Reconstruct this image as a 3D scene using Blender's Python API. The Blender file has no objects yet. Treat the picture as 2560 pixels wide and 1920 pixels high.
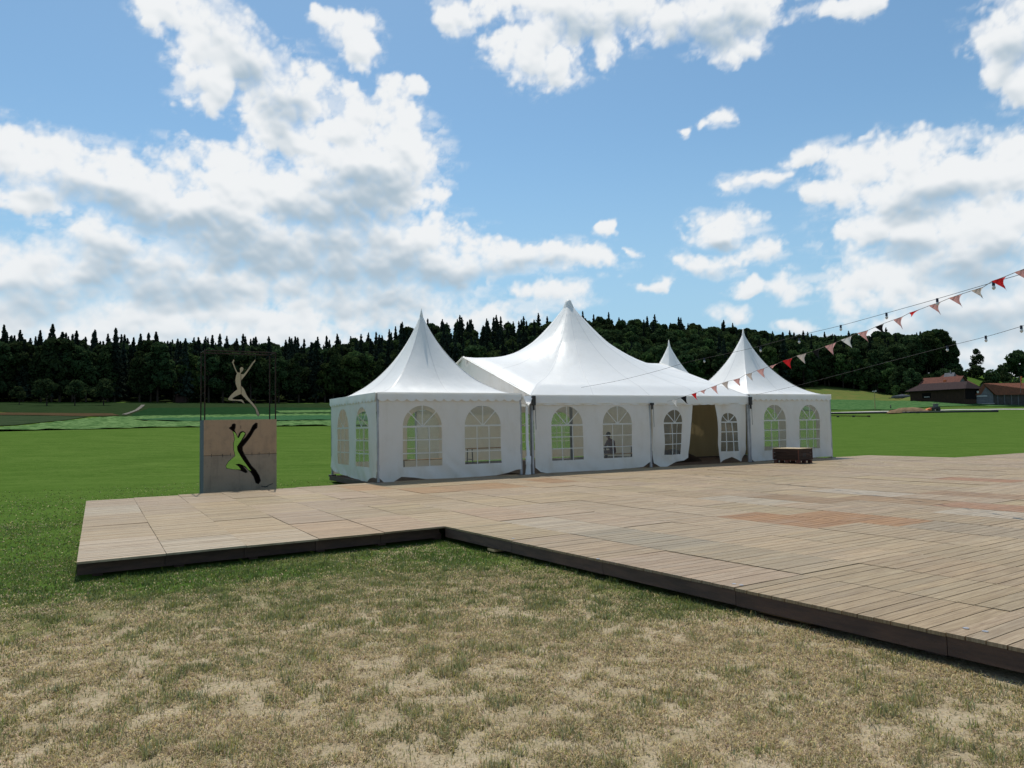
import bpy, bmesh, math, random
import numpy as np
from math import sin, cos, tan, pi, radians, atan2, hypot, exp
from mathutils import Vector, Matrix
from mathutils.geometry import delaunay_2d_cdt

random.seed(7); RNG = np.random.default_rng(11)
S = bpy.context.scene
COL = S.collection

# ---------------------------------------------------------------- camera
DZ = 0.24                                   # height of the deck above the lawn
CAM = np.array([0.0, 0.0, 1.58 + DZ])
FPX, PITCH, ROLL = 1849.0, 0.0584, -0.0191  # focal length in photo pixels, pitch and roll in radians
_f = np.array([0, cos(PITCH), sin(PITCH)]); _u = np.array([0, -sin(PITCH), cos(PITCH)]); _r = np.array([1.0, 0, 0])
RIGHT = cos(ROLL) * _r + sin(ROLL) * _u; UP = -sin(ROLL) * _r + cos(ROLL) * _u; FWD = _f
cd = bpy.data.cameras.new('camera'); cam = bpy.data.objects.new('camera', cd); COL.objects.link(cam)
cd.sensor_width = 36.0; cd.lens = FPX / 2560 * 36; cd.clip_start = 0.05; cd.clip_end = 9000
cam.matrix_world = Matrix(((RIGHT[0], UP[0], -FWD[0], CAM[0]), (RIGHT[1], UP[1], -FWD[1], CAM[1]),
                           (RIGHT[2], UP[2], -FWD[2], CAM[2]), (0, 0, 0, 1)))
S.camera = cam
S.view_settings.view_transform = 'Standard'; S.view_settings.look = 'None'
S.view_settings.exposure = 0.0; S.view_settings.gamma = 1.0; S.view_settings.use_curve_mapping = False
S.cycles.use_adaptive_sampling = True; S.cycles.adaptive_threshold = 0.015
S.cycles.use_denoising = True
S.cycles.max_bounces = 10; S.cycles.transparent_max_bounces = 12; S.cycles.transmission_bounces = 6
S.cycles.sample_clamp_indirect = 6.0; S.cycles.caustics_reflective = False; S.cycles.caustics_refractive = False

def ray(x, y):
    return RIGHT * ((x - 1280) / FPX) + UP * ((960 - y) / FPX) + FWD
def gp(x, y, z=DZ):
    d = ray(x, y); return CAM + d * ((z - CAM[2]) / d[2])
def at(x, y, dist):                         # a point this many metres along the view's ground distance
    d = ray(x, y); return CAM + d * (dist / hypot(d[0], d[1]))
def proj(P):
    v = np.asarray(P, float) - CAM; k = v @ FWD
    return 1280 + FPX * (v @ RIGHT) / k, 960 - FPX * (v @ UP) / k

# ---------------------------------------------------------------- sun and sky
SUN_EL = radians(63); SUN_AZ = atan2(-0.297, 0.955)       # azimuth from +Y towards +X
SUNV = Vector((sin(SUN_AZ) * cos(SUN_EL), cos(SUN_AZ) * cos(SUN_EL), sin(SUN_EL)))
sl = bpy.data.lights.new('sun', 'SUN'); sl.energy = 4.4; sl.angle = radians(0.53); sl.color = (1.0, 0.95, 0.86)
so = bpy.data.objects.new('sun', sl); COL.objects.link(so); so.rotation_euler = SUNV.to_track_quat('Z', 'Y').to_euler()
so.location = SUNV * 60

class NT:                                    # a small helper for node trees
    def __init__(self, tree): self.t = tree; self.n = tree.nodes; self.l = tree.links
    def new(self, kind, **kw):
        nd = self.n.new(kind)
        for k, v in kw.items(): setattr(nd, k, v)
        return nd
    def put(self, sock, v):
        if v is None: return
        if isinstance(v, bpy.types.NodeSocket): self.l.new(v, sock)
        else: sock.default_value = v
    def math(self, op, a, b=None, c=None, clamp=False):
        nd = self.new('ShaderNodeMath', operation=op, use_clamp=clamp)
        for s, v in zip(nd.inputs, (a, b, c)): self.put(s, v)
        return nd.outputs[0]
    def vmath(self, op, a, b=None, c=None):
        nd = self.new('ShaderNodeVectorMath', operation=op)
        for s, v in zip(nd.inputs, (a, b, c)): self.put(s, v)
        return nd.outputs['Value'] if op in ('DOT_PRODUCT', 'LENGTH') else nd.outputs[0]
    def noise(self, vec, scale, detail=4, rough=0.55, dist=0.0, lac=2.0, out='Fac'):
        nd = self.new('ShaderNodeTexNoise'); self.put(nd.inputs['Vector'], vec)
        nd.inputs['Scale'].default_value = scale; nd.inputs['Detail'].default_value = detail
        nd.inputs['Roughness'].default_value = rough; nd.inputs['Distortion'].default_value = dist
        nd.inputs['Lacunarity'].default_value = lac
        return nd.outputs[out]
    def mix(self, fac, a, b, mode='MIX'):
        nd = self.new('ShaderNodeMix', data_type='RGBA', blend_type=mode)
        self.put(nd.inputs['Factor'], fac)
        for s, v in ((nd.inputs['A'], a), (nd.inputs['B'], b)):
            pass
        ia = [i for i in nd.inputs if i.type == 'RGBA']
        self.put(ia[0], a if isinstance(a, bpy.types.NodeSocket) else (*a, 1.0)[:4])
        self.put(ia[1], b if isinstance(b, bpy.types.NodeSocket) else (*b, 1.0)[:4])
        return [o for o in nd.outputs if o.type == 'RGBA'][0]
    def step(self, v, lo, hi):
        nd = self.new('ShaderNodeMapRange', interpolation_type='SMOOTHSTEP'); self.put(nd.inputs['Value'], v)
        self.put(nd.inputs['From Min'], lo); self.put(nd.inputs['From Max'], hi)
        return nd.outputs['Result']
    def remap(self, v, a, b, c, d):
        nd = self.new('ShaderNodeMapRange'); self.put(nd.inputs['Value'], v)
        for k, x in zip(('From Min', 'From Max', 'To Min', 'To Max'), (a, b, c, d)): self.put(nd.inputs[k], x)
        return nd.outputs['Result']

W = bpy.data.worlds.new('World'); S.world = W; W.use_nodes = True
W.cycles.sampling_method = 'MANUAL'; W.cycles.sample_map_resolution = 512
def build_sky():
    T = NT(W.node_tree); T.n.clear()
    sky = T.new('ShaderNodeTexSky', sky_type='NISHITA'); sky.sun_disc = False
    sky.sun_elevation = SUN_EL; sky.sun_rotation = SUN_AZ; sky.altitude = 450; sky.air_density = 1.0
    sky.dust_density = 0.6; sky.ozone_density = 1.6
    base = T.vmath('MULTIPLY', sky.outputs[0], (0.104, 0.128, 0.125))
    tc = T.new('ShaderNodeTexCoord'); d = tc.outputs['Generated']
    sx = T.new('ShaderNodeSeparateXYZ'); T.put(sx.inputs[0], d)
    el = sx.outputs[2]
    haze = T.math('MULTIPLY', T.math('SUBTRACT', 1.0, T.step(el, 0.02, 0.40)), 0.80)
    basec = T.mix(haze, base, (0.36, 0.565, 0.74))
    # broken cumulus over the rest of the sky, like that in view (the sector in view is the sky dome below)
    n = T.noise(d, 3.0, 5, 0.58); cov = T.step(n, 0.50, 0.68)
    cdir = FWD / np.linalg.norm(FWD)
    off = T.math('SUBTRACT', 1.0, T.step(T.vmath('DOT_PRODUCT', d, tuple(cdir)), 0.60, 0.74))
    al = T.math('MULTIPLY', T.math('MULTIPLY', cov, off), T.step(el, -0.04, 0.02))
    col = T.mix(al, basec, T.mix(T.step(n, 0.58, 0.75), (0.80, 0.83, 0.85), (0.55, 0.62, 0.69)))
    bg = T.new('ShaderNodeBackground'); T.put(bg.inputs[0], col); bg.inputs[1].default_value = 1.0
    out = T.new('ShaderNodeOutputWorld'); T.put(out.inputs[0], bg.outputs[0])
build_sky()

# ---------------------------------------------------------------- scene helpers
def tag(o, label=None, cat=None, group=None, kind=None):
    if label: o['label'] = label
    if cat: o['category'] = cat
    if group: o['group'] = group
    if kind: o['kind'] = kind
    return o
def link(o, parent=None):
    COL.objects.link(o)
    if parent is not None: o.parent = parent
    return o
def empty(name, loc=(0, 0, 0), rz=0.0, parent=None):
    o = bpy.data.objects.new(name, None); o.empty_display_size = 0.2; o.location = loc; o.rotation_euler = (0, 0, rz)
    return link(o, parent)
def mesh_obj(name, verts, faces, mat=None, parent=None, smooth=False, uv=None, attrs=None):
    me = bpy.data.meshes.new(name); me.from_pydata([tuple(map(float, v)) for v in verts], [], faces); me.update()
    if mat: me.materials.append(mat)
    if smooth: me.polygons.foreach_set('use_smooth', [True] * len(me.polygons))
    if attrs:
        for k, v in attrs.items():
            a = me.attributes.new(k, 'FLOAT_COLOR', 'POINT'); a.data.foreach_set('color', np.asarray(v, np.float32).reshape(-1))
    if uv is not None:
        l = me.uv_layers.new(name='UVMap'); l.data.foreach_set('uv', np.asarray(uv, np.float32).reshape(-1))
    return link(bpy.data.objects.new(name, me), parent)
class MB:
    """collects boxes, bars and tubes of ONE part"""
    def __init__(self): self.v = []; self.f = []
    def add(self, vs, fs):
        o = len(self.v); self.v += [tuple(map(float, p)) for p in vs]; self.f += [tuple(i + o for i in f) for f in fs]
    def box(self, lo, hi, M=None):
        (a, b, c), (d, e, g) = lo, hi
        vs = [(a, b, c), (d, b, c), (d, e, c), (a, e, c), (a, b, g), (d, b, g), (d, e, g), (a, e, g)]
        if M is not None: vs = [M @ Vector(p) for p in vs]
        self.add(vs, [(0, 3, 2, 1), (4, 5, 6, 7), (0, 1, 5, 4), (1, 2, 6, 5), (2, 3, 7, 6), (3, 0, 4, 7)])
    def bar(self, p, q, w, h=None, up=(0, 0, 1)):
        p, q = Vector(p), Vector(q); h = w if h is None else h
        d = (q - p).normalized(); s = d.cross(Vector(up))
        if s.length < 1e-4: s = d.cross(Vector((1, 0, 0)))
        s.normalize(); t = s.cross(d)
        vs = []
        for e in (p, q):
            for a, b in ((-1, -1), (1, -1), (1, 1), (-1, 1)): vs.append(e + s * (a * w / 2) + t * (b * h / 2))
        self.add(vs, [(3, 2, 1, 0), (4, 5, 6, 7), (0, 1, 5, 4), (1, 2, 6, 5), (2, 3, 7, 6), (3, 0, 4, 7)])
    def tube(self, pts, rad, n=8, cap=True):
        pts = [Vector(p) for p in pts]; rr = rad if hasattr(rad, '__len__') else [rad] * len(pts)
        vs = []; fs = []
        for i, p in enumerate(pts):
            d = (pts[min(i + 1, len(pts) - 1)] - pts[max(i - 1, 0)]).normalized()
            s = d.cross(Vector((0, 0, 1)))
            if s.length < 1e-3: s = d.cross(Vector((1, 0, 0)))
            s.normalize(); t = s.cross(d)
            for k in range(n):
                a = 2 * pi * k / n; vs.append(p + (s * cos(a) + t * sin(a)) * rr[i])
        for i in range(len(pts) - 1):
            for k in range(n): fs.append((i * n + k, i * n + (k + 1) % n, (i + 1) * n + (k + 1) % n, (i + 1) * n + k))
        if cap: fs += [tuple(range(n))[::-1], tuple(range((len(pts) - 1) * n, len(pts) * n))]
        self.add(vs, fs)
    def prism(self, poly, z0, z1):               # polygon in xy, extruded along z
        n = len(poly)
        self.add([(x, y, z0) for x, y in poly] + [(x, y, z1) for x, y in poly],
                 [tuple(range(n))[::-1], tuple(range(n, 2 * n))] + [(i, (i + 1) % n, n + (i + 1) % n, n + i) for i in range(n)])
    def build(self, name, mat, parent=None, smooth=False, bevel=0.0):
        o = mesh_obj(name, self.v, self.f, mat, parent, smooth)
        if bevel:
            m = o.modifiers.new('bevel', 'BEVEL'); m.width = bevel; m.segments = 1
        return o

# ---- numpy value noise
def _hash(ix, iy, seed):
    h = (ix.astype(np.int64) * 374761393 + iy.astype(np.int64) * 668265263 + seed * 1442695041) & 0xFFFFFFFF
    h = ((h ^ (h >> 13)) * 1274126177) & 0xFFFFFFFF
    return ((h ^ (h >> 16)) & 0xFFFF) / 65535.0
def vnoise(x, y, seed=0):
    ix = np.floor(x); iy = np.floor(y); fx = x - ix; fy = y - iy
    fx = fx * fx * (3 - 2 * fx); fy = fy * fy * (3 - 2 * fy)
    a = _hash(ix, iy, seed); b = _hash(ix + 1, iy, seed); c = _hash(ix, iy + 1, seed); d = _hash(ix + 1, iy + 1, seed)
    return (a * (1 - fx) + b * fx) * (1 - fy) + (c * (1 - fx) + d * fx) * fy
def fbm(x, y, seed=0, oct=4, gain=0.5):
    x = np.asarray(x, float); y = np.asarray(y, float); t = 0; a = 1.0; n = 0
    for k in range(oct):
        t = t + a * vnoise(x * 2 ** k, y * 2 ** k, seed + k * 17); n += a; a *= gain
    return t / n
def sstep(x, lo, hi):
    t = np.clip((x - lo) / (hi - lo), 0, 1); return t * t * (3 - 2 * t)

# ---------------------------------------------------------------- clouds: a far sky dome over the sector of sky in view
CLOUDS = [
    (400, 25, 60, 32), (500, 40, 110, 60), (565, 140, 95, 80), (505, 190, 60, 90), (530, 255, 40, 45), (640, 190, 60, 90),
    (735, 220, 92, 85), (700, 310, 80, 80), (770, 345, 70, 55), (860, 330, 90, 80), (975, 310, 70, 80), (865, 235, 22, 25),
    (920, 430, 160, 90), (1015, 410, 85, 90), (1050, 490, 75, 35), (940, 490, 150, 80),
    (820, 45, 25, 30), (890, 80, 55, 45), (900, 140, 45, 45), (1035, 228, 34, 20),
    (60, 390, 150, 85), (200, 440, 170, 90), (330, 480, 130, 85), (480, 540, 170, 85), (620, 480, 180, 105),
    (560, 600, 160, 65), (780, 500, 140, 90), (60, 520, 80, 40), (90, 690, 200, 70), (300, 640, 200, 85), (500, 710, 250, 80),
    (700, 640, 220, 110), (900, 650, 200, 120), (1050, 640, 160, 90), (1180, 660, 150, 70), (1330, 650, 130, 42),
    (1450, 655, 90, 26), (940, 760, 240, 60), (380, 790, 340, 70), (60, 800, 220, 80), (1385, 745, 85, 36), (700, 790, 240, 55),
    (1134, 52, 60, 45), (1330, 140, 110, 65), (1370, 190, 40, 40), (1500, 30, 190, 62), (1700, 35, 140, 55), (1850, 40, 130, 75),
    (1850, 130, 65, 36), (1510, 110, 40, 45), (1400, 30, 130, 45), (1250, 100, 60, 26), (2150, 2, 90, 26), (1270, 8, 90, 26),
    (1815, 310, 36, 26), (1775, 326, 20, 13), (1718, 338, 20, 10),
    (2040, 385, 60, 30), (1900, 440, 80, 20), (2200, 400, 130, 50), (2310, 455, 180, 80), (2460, 420, 130, 80), (2560, 400, 90, 90),
    (2090, 470, 70, 36), (2250, 580, 160, 75), (2470, 600, 190, 130), (2110, 590, 40, 26), (2220, 700, 140, 75), (2420, 760, 220, 95),
    (2130, 745, 60, 75), (2560, 780, 140, 110), (2500, 90, 75, 90), (2545, 200, 55, 60), (2480, 180, 36, 50), (2300, 830, 150, 40),
    (1830, 555, 90, 48), (1790, 585, 70, 24), (1770, 655, 100, 34), (1900, 640, 80, 40), (1860, 722, 70, 24), (1600, 708, 60, 15),
    (1985, 730, 48, 38), (150, 850, 420, 55), (700, 850, 330, 40), (560, 840, 200, 40), (2420, 880, 200, 60), (1150, 800, 200, 30), (2200, 870, 160, 35), (1515, 588, 34, 20), (1812, 790, 46, 26), (2000, 832, 46, 22), (1575, 625, 18, 9)]
SHADE = [(560, 625, 190, 60), (950, 705, 230, 85), (850, 570, 150, 70), (725, 270, 55, 60), (640, 170, 60, 75), (920, 475, 110, 45),
         (450, 590, 170, 55), (200, 490, 150, 40), (230, 640, 160, 45), (560, 40, 60, 60), (400, 720, 200, 50), (80, 760, 180, 50),
         (1180, 690, 120, 50), (2330, 510, 130, 45), (2480, 690, 150, 60), (2250, 640, 110, 35), (2420, 810, 180, 45), (2520, 130, 45, 50),
         (1830, 610, 70, 18), (1780, 685, 80, 16), (1790, 80, 120, 45), (1480, 60, 130, 35), (1330, 655, 90, 20)]

def worley(x, y, seed):
    ix = np.floor(x); iy = np.floor(y); best = np.full(x.shape, 9.0)
    for dx in (-1, 0, 1):
        for dy in (-1, 0, 1):
            cx = ix + dx; cy = iy + dy
            px = cx + _hash(cx, cy, seed); py = cy + _hash(cx, cy, seed + 991)
            best = np.minimum(best, (x - px) ** 2 + (y - py) ** 2)
    return np.sqrt(best)
def blur(a, r, axis):
    k = np.ones(2 * r + 1) / (2 * r + 1)
    for _ in range(2):
        pad = [(r, r) if i == axis else (0, 0) for i in range(2)]; p = np.pad(a, pad, mode='edge'); c = np.cumsum(p, axis)
        z = np.zeros_like(np.take(c, [0], axis)); c = np.concatenate([z, c], axis); n = a.shape[axis]
        hi = np.take(c, np.arange(2 * r + 1, 2 * r + 1 + n), axis); lo = np.take(c, np.arange(0, n), axis); a = (hi - lo) / (2 * r + 1)
    return a
def sky_dome():
    st = radians(0.098); az = np.arange(radians(-46), radians(46), st); el = np.arange(radians(-1.5), radians(42), st)
    AZ, EL = np.meshgrid(az, el); k = 1849.0; x = AZ * k; y = EL * k; px = st * k          # angles in photo pixels
    w1 = fbm(x / 170, y / 170, 1, 3); w2 = fbm(x / 170 + 40, y / 170, 2, 3); w3 = fbm(x / 46, y / 46, 3, 4); w4 = fbm(x / 46 + 9, y / 46, 4, 4)
    qx = x + (w1 - .5) * 90 + (w3 - .5) * 46; qy = y + (w2 - .5) * 70 + (w4 - .5) * 40
    def field(lst, X, Y, soft):
        acc = np.zeros_like(X)
        for bx, by, rx, ry in lst:
            dv = ray(bx, by); dv = dv / np.linalg.norm(dv); a = atan2(dv[0], dv[1]) * k; e = math.asin(dv[2]) * k
            c2 = math.sqrt(1.0 + ((bx - 1280) / FPX) ** 2); ra = rx / c2 / max(.5, cos(e / k)); re = ry / c2
            f = 1.0 - ((X - a) / ra) ** 2 - ((Y - e) / re) ** 2
            acc += np.exp(np.clip(f * soft, -30, 30))
        return np.log(acc + 1e-12) / soft
    F = field(CLOUDS, qx, qy, 5.0)
    wx = x + (w3 - .5) * 24; wy = y + (w4 - .5) * 24
    bil = 1.0 - (.46 * worley(wx / 74, wy / 62, 5) + .30 * worley(wx / 33, wy / 29, 6) + .16 * worley(wx / 15, wy / 14, 7) + .08 * worley(wx / 7.5, wy / 7, 8)) * 1.35
    fine = fbm(x / 26, y / 26, 12, 5, .62); wisp = fbm(x / 60 + fine * 1.5, y / 30, 19, 5, .6)
    # plain broken cloud outside the frame
    u = np.abs((AZ - 0.0)) / radians(37.5); v = EL / radians(33.5); out = np.clip(np.maximum(u, v) * 9 - 9, 0, 1)
    gen = (fbm(x / 330, y / 260, 33, 4) - .53) * 7
    F = np.maximum(F - out * 3, gen * out - (1 - out) * 9)
    F = np.clip(F, -4, 1.6)
    dens = F * .95 + (bil - .43) * 1.35 + (fine - .5) * .75 - .03
    under = np.clip(field(SHADE, x + (w1 - .5) * 50, y + (w2 - .5) * 40, 2.0) + .75, 0, 1.5) / 1.5 * (1 - out)
    soft = .42 + .50 * under + .6 * (wisp - .3) + .40 * (1 - sstep(EL, .04, .26))
    alpha = sstep(dens, -.06 - soft * .5, .06 + soft)
    thin = np.clip(sstep(F + (wisp - .5) * 2.4, -.95, .9), 0, 1) * .60                     # torn veils round the edges
    alpha = np.clip(np.maximum(alpha, thin * sstep(wisp, .38, .72)), 0, 1)
    T_ = np.clip(dens, 0, 1.3) * alpha
    # light comes from above: what lies under much cloud goes grey
    n = int(120 / px); tau = np.zeros_like(T_); acc = np.zeros(T_.shape[1]); dk = exp(-px / 62.0)
    for j in range(T_.shape[0] - 1, -1, -1):
        acc = acc * dk + T_[j] * px / 62.0; tau[j] = acc
    tau = blur(blur(tau, 3, 0), 7, 1)
    H = np.clip(dens, -.3, 2.2) * .5 + bil * .40; H = blur(blur(H, 1, 0), 1, 1)
    gy = np.gradient(H, axis=0) / px * 16; gx = np.gradient(H, axis=1) / px * 16; Hb = blur(blur(H, 5, 0), 5, 1); gy2 = np.gradient(Hb, axis=0) / px * 40
    lum = 1.03 - .24 * sstep(tau, .25, 1.25) - .36 * under * sstep(tau, .05, .7)
    lum += np.clip(-gy * .24 - gx * .05, -.12, .09) + np.clip(-gy2 * .24, -.16, .09)
    low = 1 - sstep(EL, 0.03, 0.30); lum = lum * (1 - .25 * low) + .84 * .25 * low
    t = sstep(lum, .40, 1.0)[..., None]
    col = np.array([.42, .525, .615]) * (1 - t) + np.array([.875, .895, .91]) * t
    col = col * (1 - .18 * low[..., None]) + np.array([.62, .72, .79]) * .18 * low[..., None]
    edge = np.minimum(np.minimum(AZ - az[0], az[-1] - AZ), el[-1] - EL) / radians(7); alpha = alpha * np.clip(edge, 0, 1) * sstep(EL, radians(-1.4), radians(.2))
    R = 6500.0; P = np.stack([np.sin(AZ) * np.cos(EL) * R, np.cos(AZ) * np.cos(EL) * R, np.sin(EL) * R + CAM[2]], -1)
    ny, nx = AZ.shape; idx = np.arange(ny * nx).reshape(ny, nx)
    q = np.stack([idx[:-1, :-1], idx[:-1, 1:], idx[1:, 1:], idx[1:, :-1]], -1).reshape(-1, 4)
    amax = np.maximum.reduce([alpha[:-1, :-1], alpha[:-1, 1:], alpha[1:, 1:], alpha[1:, :-1]]).reshape(-1); q = q[amax > .004]
    me = bpy.data.meshes.new('sky'); me.vertices.add(ny * nx); me.vertices.foreach_set('co', P.astype(np.float32).reshape(-1))
    m = len(q); me.loops.add(m * 4); me.loops.foreach_set('vertex_index', q.astype(np.int32).reshape(-1)); me.polygons.add(m)
    me.polygons.foreach_set('loop_start', (np.arange(m) * 4).astype(np.int32)); me.update(calc_edges=True)
    a = me.attributes.new('cloud', 'FLOAT_COLOR', 'POINT'); a.data.foreach_set('color', np.concatenate([col, alpha[..., None]], -1).astype(np.float32).reshape(-1))
    mt = bpy.data.materials.new('cloud_light'); mt.use_nodes = True; T = NT(mt.node_tree); T.n.clear(); mt.cycles.emission_sampling = 'NONE'
    at_ = T.new('ShaderNodeAttribute', attribute_name='cloud'); em = T.new('ShaderNodeEmission'); T.put(em.inputs[0], at_.outputs['Color']); tr = T.new('ShaderNodeBsdfTransparent')
    mx = T.new('ShaderNodeMixShader'); T.put(mx.inputs[0], at_.outputs['Alpha']); T.l.new(tr.outputs[0], mx.inputs[1]); T.l.new(em.outputs[0], mx.inputs[2])
    o_ = T.new('ShaderNodeOutputMaterial'); T.l.new(mx.outputs[0], o_.inputs[0]); me.materials.append(mt)
    o = link(bpy.data.objects.new('sky', me)); tag(o, kind='structure')
sky_dome()

# ---------------------------------------------------------------- materials
def mat(name, color=(0.5, 0.5, 0.5), rough=0.7, spec=0.3, metal=0.0, var=0.0, vscale=3.0, bump=0.0, bscale=40.0, color2=None, obj_random=0.0, stretch=None):
    m = bpy.data.materials.new(name); m.use_nodes = True; T = NT(m.node_tree)
    b = T.n['Principled BSDF']; b.inputs['Roughness'].default_value = rough; b.inputs['Specular IOR Level'].default_value = spec
    b.inputs['Metallic'].default_value = metal
    tc = T.new('ShaderNodeTexCoord'); v = tc.outputs['Object']
    if stretch: v = T.vmath('MULTIPLY', v, stretch)
    c = (*color, 1.0)
    if color2 is not None or var:
        n = T.noise(v, vscale, 5, 0.6)
        c2 = color2 or tuple(x * (1 - var) for x in color)
        c = T.mix(T.step(n, 0.32, 0.68), color, c2)
    if obj_random:
        oi = T.new('ShaderNodeObjectInfo')
        k = T.remap(oi.outputs['Random'], 0, 1, 1 - obj_random, 1 + obj_random)
        hs = T.new('ShaderNodeHueSaturation'); T.put(hs.inputs['Color'], c); T.put(hs.inputs['Value'], k); c = hs.outputs[0]
    T.put(b.inputs['Base Color'], c)
    if bump:
        bp = T.new('ShaderNodeBump'); bp.inputs['Strength'].default_value = bump; bp.inputs['Distance'].default_value = 0.02
        T.put(bp.inputs['Height'], T.noise(v, bscale, 4, 0.6)); T.put(b.inputs['Normal'], bp.outputs[0])
    return m

def fabric(name, color, trans, rough=0.42, spec=0.4, fac=0.34, dirt=0.0):
    m = bpy.data.materials.new(name); m.use_nodes = True; T = NT(m.node_tree)
    b = T.n['Principled BSDF']; b.inputs['Roughness'].default_value = rough; b.inputs['Specular IOR Level'].default_value = spec
    tc = T.new('ShaderNodeTexCoord'); c = (*color, 1)
    if dirt:
        sx = T.new('ShaderNodeSeparateXYZ'); T.put(sx.inputs[0], tc.outputs['Object'])
        n = T.noise(T.vmath('MULTIPLY', tc.outputs['Object'], (1, 1, 0.45)), 2.2, 6, 0.65)
        c = T.mix(T.math('MULTIPLY', T.step(n, 0.45, 0.75), dirt), color, tuple(x * y for x, y in zip(color, (0.78, 0.74, 0.66))))
    T.put(b.inputs['Base Color'], c)
    bp = T.new('ShaderNodeBump'); bp.inputs['Strength'].default_value = 0.22; bp.inputs['Distance'].default_value = 0.05
    T.put(bp.inputs['Height'], T.noise(tc.outputs['Object'], 3.0, 5, 0.6)); T.put(b.inputs['Normal'], bp.outputs[0])
    t = T.new('ShaderNodeBsdfTranslucent'); t.inputs[0].default_value = (*trans, 1)
    mx = T.new('ShaderNodeMixShader'); mx.inputs[0].default_value = fac
    T.l.new(b.outputs[0], mx.inputs[1]); T.l.new(t.outputs[0], mx.inputs[2])
    T.l.new(mx.outputs[0], T.n['Material Output'].inputs[0])
    return m

def pane_mat():
    m = bpy.data.materials.new('clear_pvc'); m.use_nodes = True; T = NT(m.node_tree)
    b = T.n['Principled BSDF']; b.inputs['Base Color'].default_value = (0.62, 0.64, 0.62, 1); b.inputs['Roughness'].default_value = 0.12
    b.inputs['Specular IOR Level'].default_value = 0.5
    tc = T.new('ShaderNodeTexCoord')
    bp = T.new('ShaderNodeBump'); bp.inputs['Strength'].default_value = 0.25; bp.inputs['Distance'].default_value = 0.03
    T.put(bp.inputs['Height'], T.noise(T.vmath('MULTIPLY', tc.outputs['Object'], (3, 3, 0.8)), 2.5, 3)); T.put(b.inputs['Normal'], bp.outputs[0])
    t = T.new('ShaderNodeBsdfTransparent'); t.inputs[0].default_value = (0.90, 0.91, 0.88, 1)
    mx = T.new('ShaderNodeMixShader')
    n = T.noise(tc.outputs['Object'], 1.6, 4)
    T.put(mx.inputs[0], T.remap(n, 0.3, 0.7, 0.09, 0.22))
    T.l.new(t.outputs[0], mx.inputs[1]); T.l.new(b.outputs[0], mx.inputs[2])
    T.l.new(mx.outputs[0], T.n['Material Output'].inputs[0])
    return m

def wood_deck_mat():
    m = bpy.data.materials.new('weathered_deck_wood'); m.use_nodes = True; T = NT(m.node_tree)
    b = T.n['Principled BSDF']
    uv = T.new('ShaderNodeUVMap').outputs[0]
    at_ = T.new('ShaderNodeAttribute', attribute_name='tint')
    grain = T.noise(T.vmath('MULTIPLY', uv, (2.2, 60.0, 1)), 1.0, 6, 0.68, 0.4)
    blotch = T.noise(T.vmath('MULTIPLY', uv, (1.6, 5.0, 1)), 1.0, 5, 0.6)
    tcw = T.new('ShaderNodeNewGeometry').outputs['Position']
    big = T.noise(tcw, 0.9, 5, 0.62)
    speck = T.noise(tcw, 26.0, 3, 0.6)
    c = T.mix(T.step(grain, 0.36, 0.66), T.vmath('MULTIPLY', at_.outputs['Color'], (0.66, 0.60, 0.55)), T.vmath('MULTIPLY', at_.outputs['Color'], (1.08, 1.07, 1.06)))
    c = T.mix(T.math('MULTIPLY', T.step(blotch, 0.50, 0.78), 0.55), c, T.vmath('MULTIPLY', at_.outputs['Color'], (0.72, 0.72, 0.74)))
    c = T.mix(T.math('MULTIPLY', T.step(big, 0.52, 0.74), 0.30), c, (0.25, 0.20, 0.145))
    c = T.mix(T.math('MULTIPLY', T.step(speck, 0.66, 0.76), 0.55), c, (0.10, 0.08, 0.07))
    kn = T.new('ShaderNodeTexVoronoi'); T.put(kn.inputs['Vector'], T.vmath('MULTIPLY', uv, (2.6, 6.5, 1))); kn.inputs['Scale'].default_value = 1.0
    knot = T.math('SUBTRACT', 1.0, T.step(kn.outputs['Distance'], 0.04, 0.10))
    c = T.mix(T.math('MULTIPLY', knot, 0.55), c, (0.13, 0.085, 0.05))
    T.put(b.inputs['Base Color'], c)
    T.put(b.inputs['Roughness'], T.remap(blotch, 0.3, 0.7, 0.46, 0.66)); b.inputs['Specular IOR Level'].default_value = 0.26
    bp = T.new('ShaderNodeBump'); bp.inputs['Strength'].default_value = 0.35; bp.inputs['Distance'].default_value = 0.004
    T.put(bp.inputs['Height'], grain); T.put(b.inputs['Normal'], bp.outputs[0])
    return m

def leaf_mat(name, dark, light, trans=0.25):
    m = bpy.data.materials.new(name); m.use_nodes = True; T = NT(m.node_tree)
    b = T.n['Principled BSDF']; b.inputs['Roughness'].default_value = 0.9; b.inputs['Specular IOR Level'].default_value = 0.0
    oi = T.new('ShaderNodeObjectInfo'); tc = T.new('ShaderNodeTexCoord')
    n = T.noise(tc.outputs['Object'], 0.55, 4, 0.6)
    c = T.mix(T.step(n, 0.33, 0.67), dark, light)
    hs = T.new('ShaderNodeHueSaturation'); T.put(hs.inputs['Color'], c)
    T.put(hs.inputs['Value'], T.remap(oi.outputs['Random'], 0, 1, 0.7, 1.3)); T.put(hs.inputs['Hue'], T.remap(oi.outputs['Random'], 0, 1, 0.485, 0.52))
    T.put(b.inputs['Base Color'], hs.outputs[0])
    t = T.new('ShaderNodeBsdfTranslucent'); T.put(t.inputs[0], hs.outputs[0])
    mx = T.new('ShaderNodeMixShader'); mx.inputs[0].default_value = trans
    T.l.new(b.outputs[0], mx.inputs[1]); T.l.new(t.outputs[0], mx.inputs[2]); T.l.new(mx.outputs[0], T.n['Material Output'].inputs[0])
    return m

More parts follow.
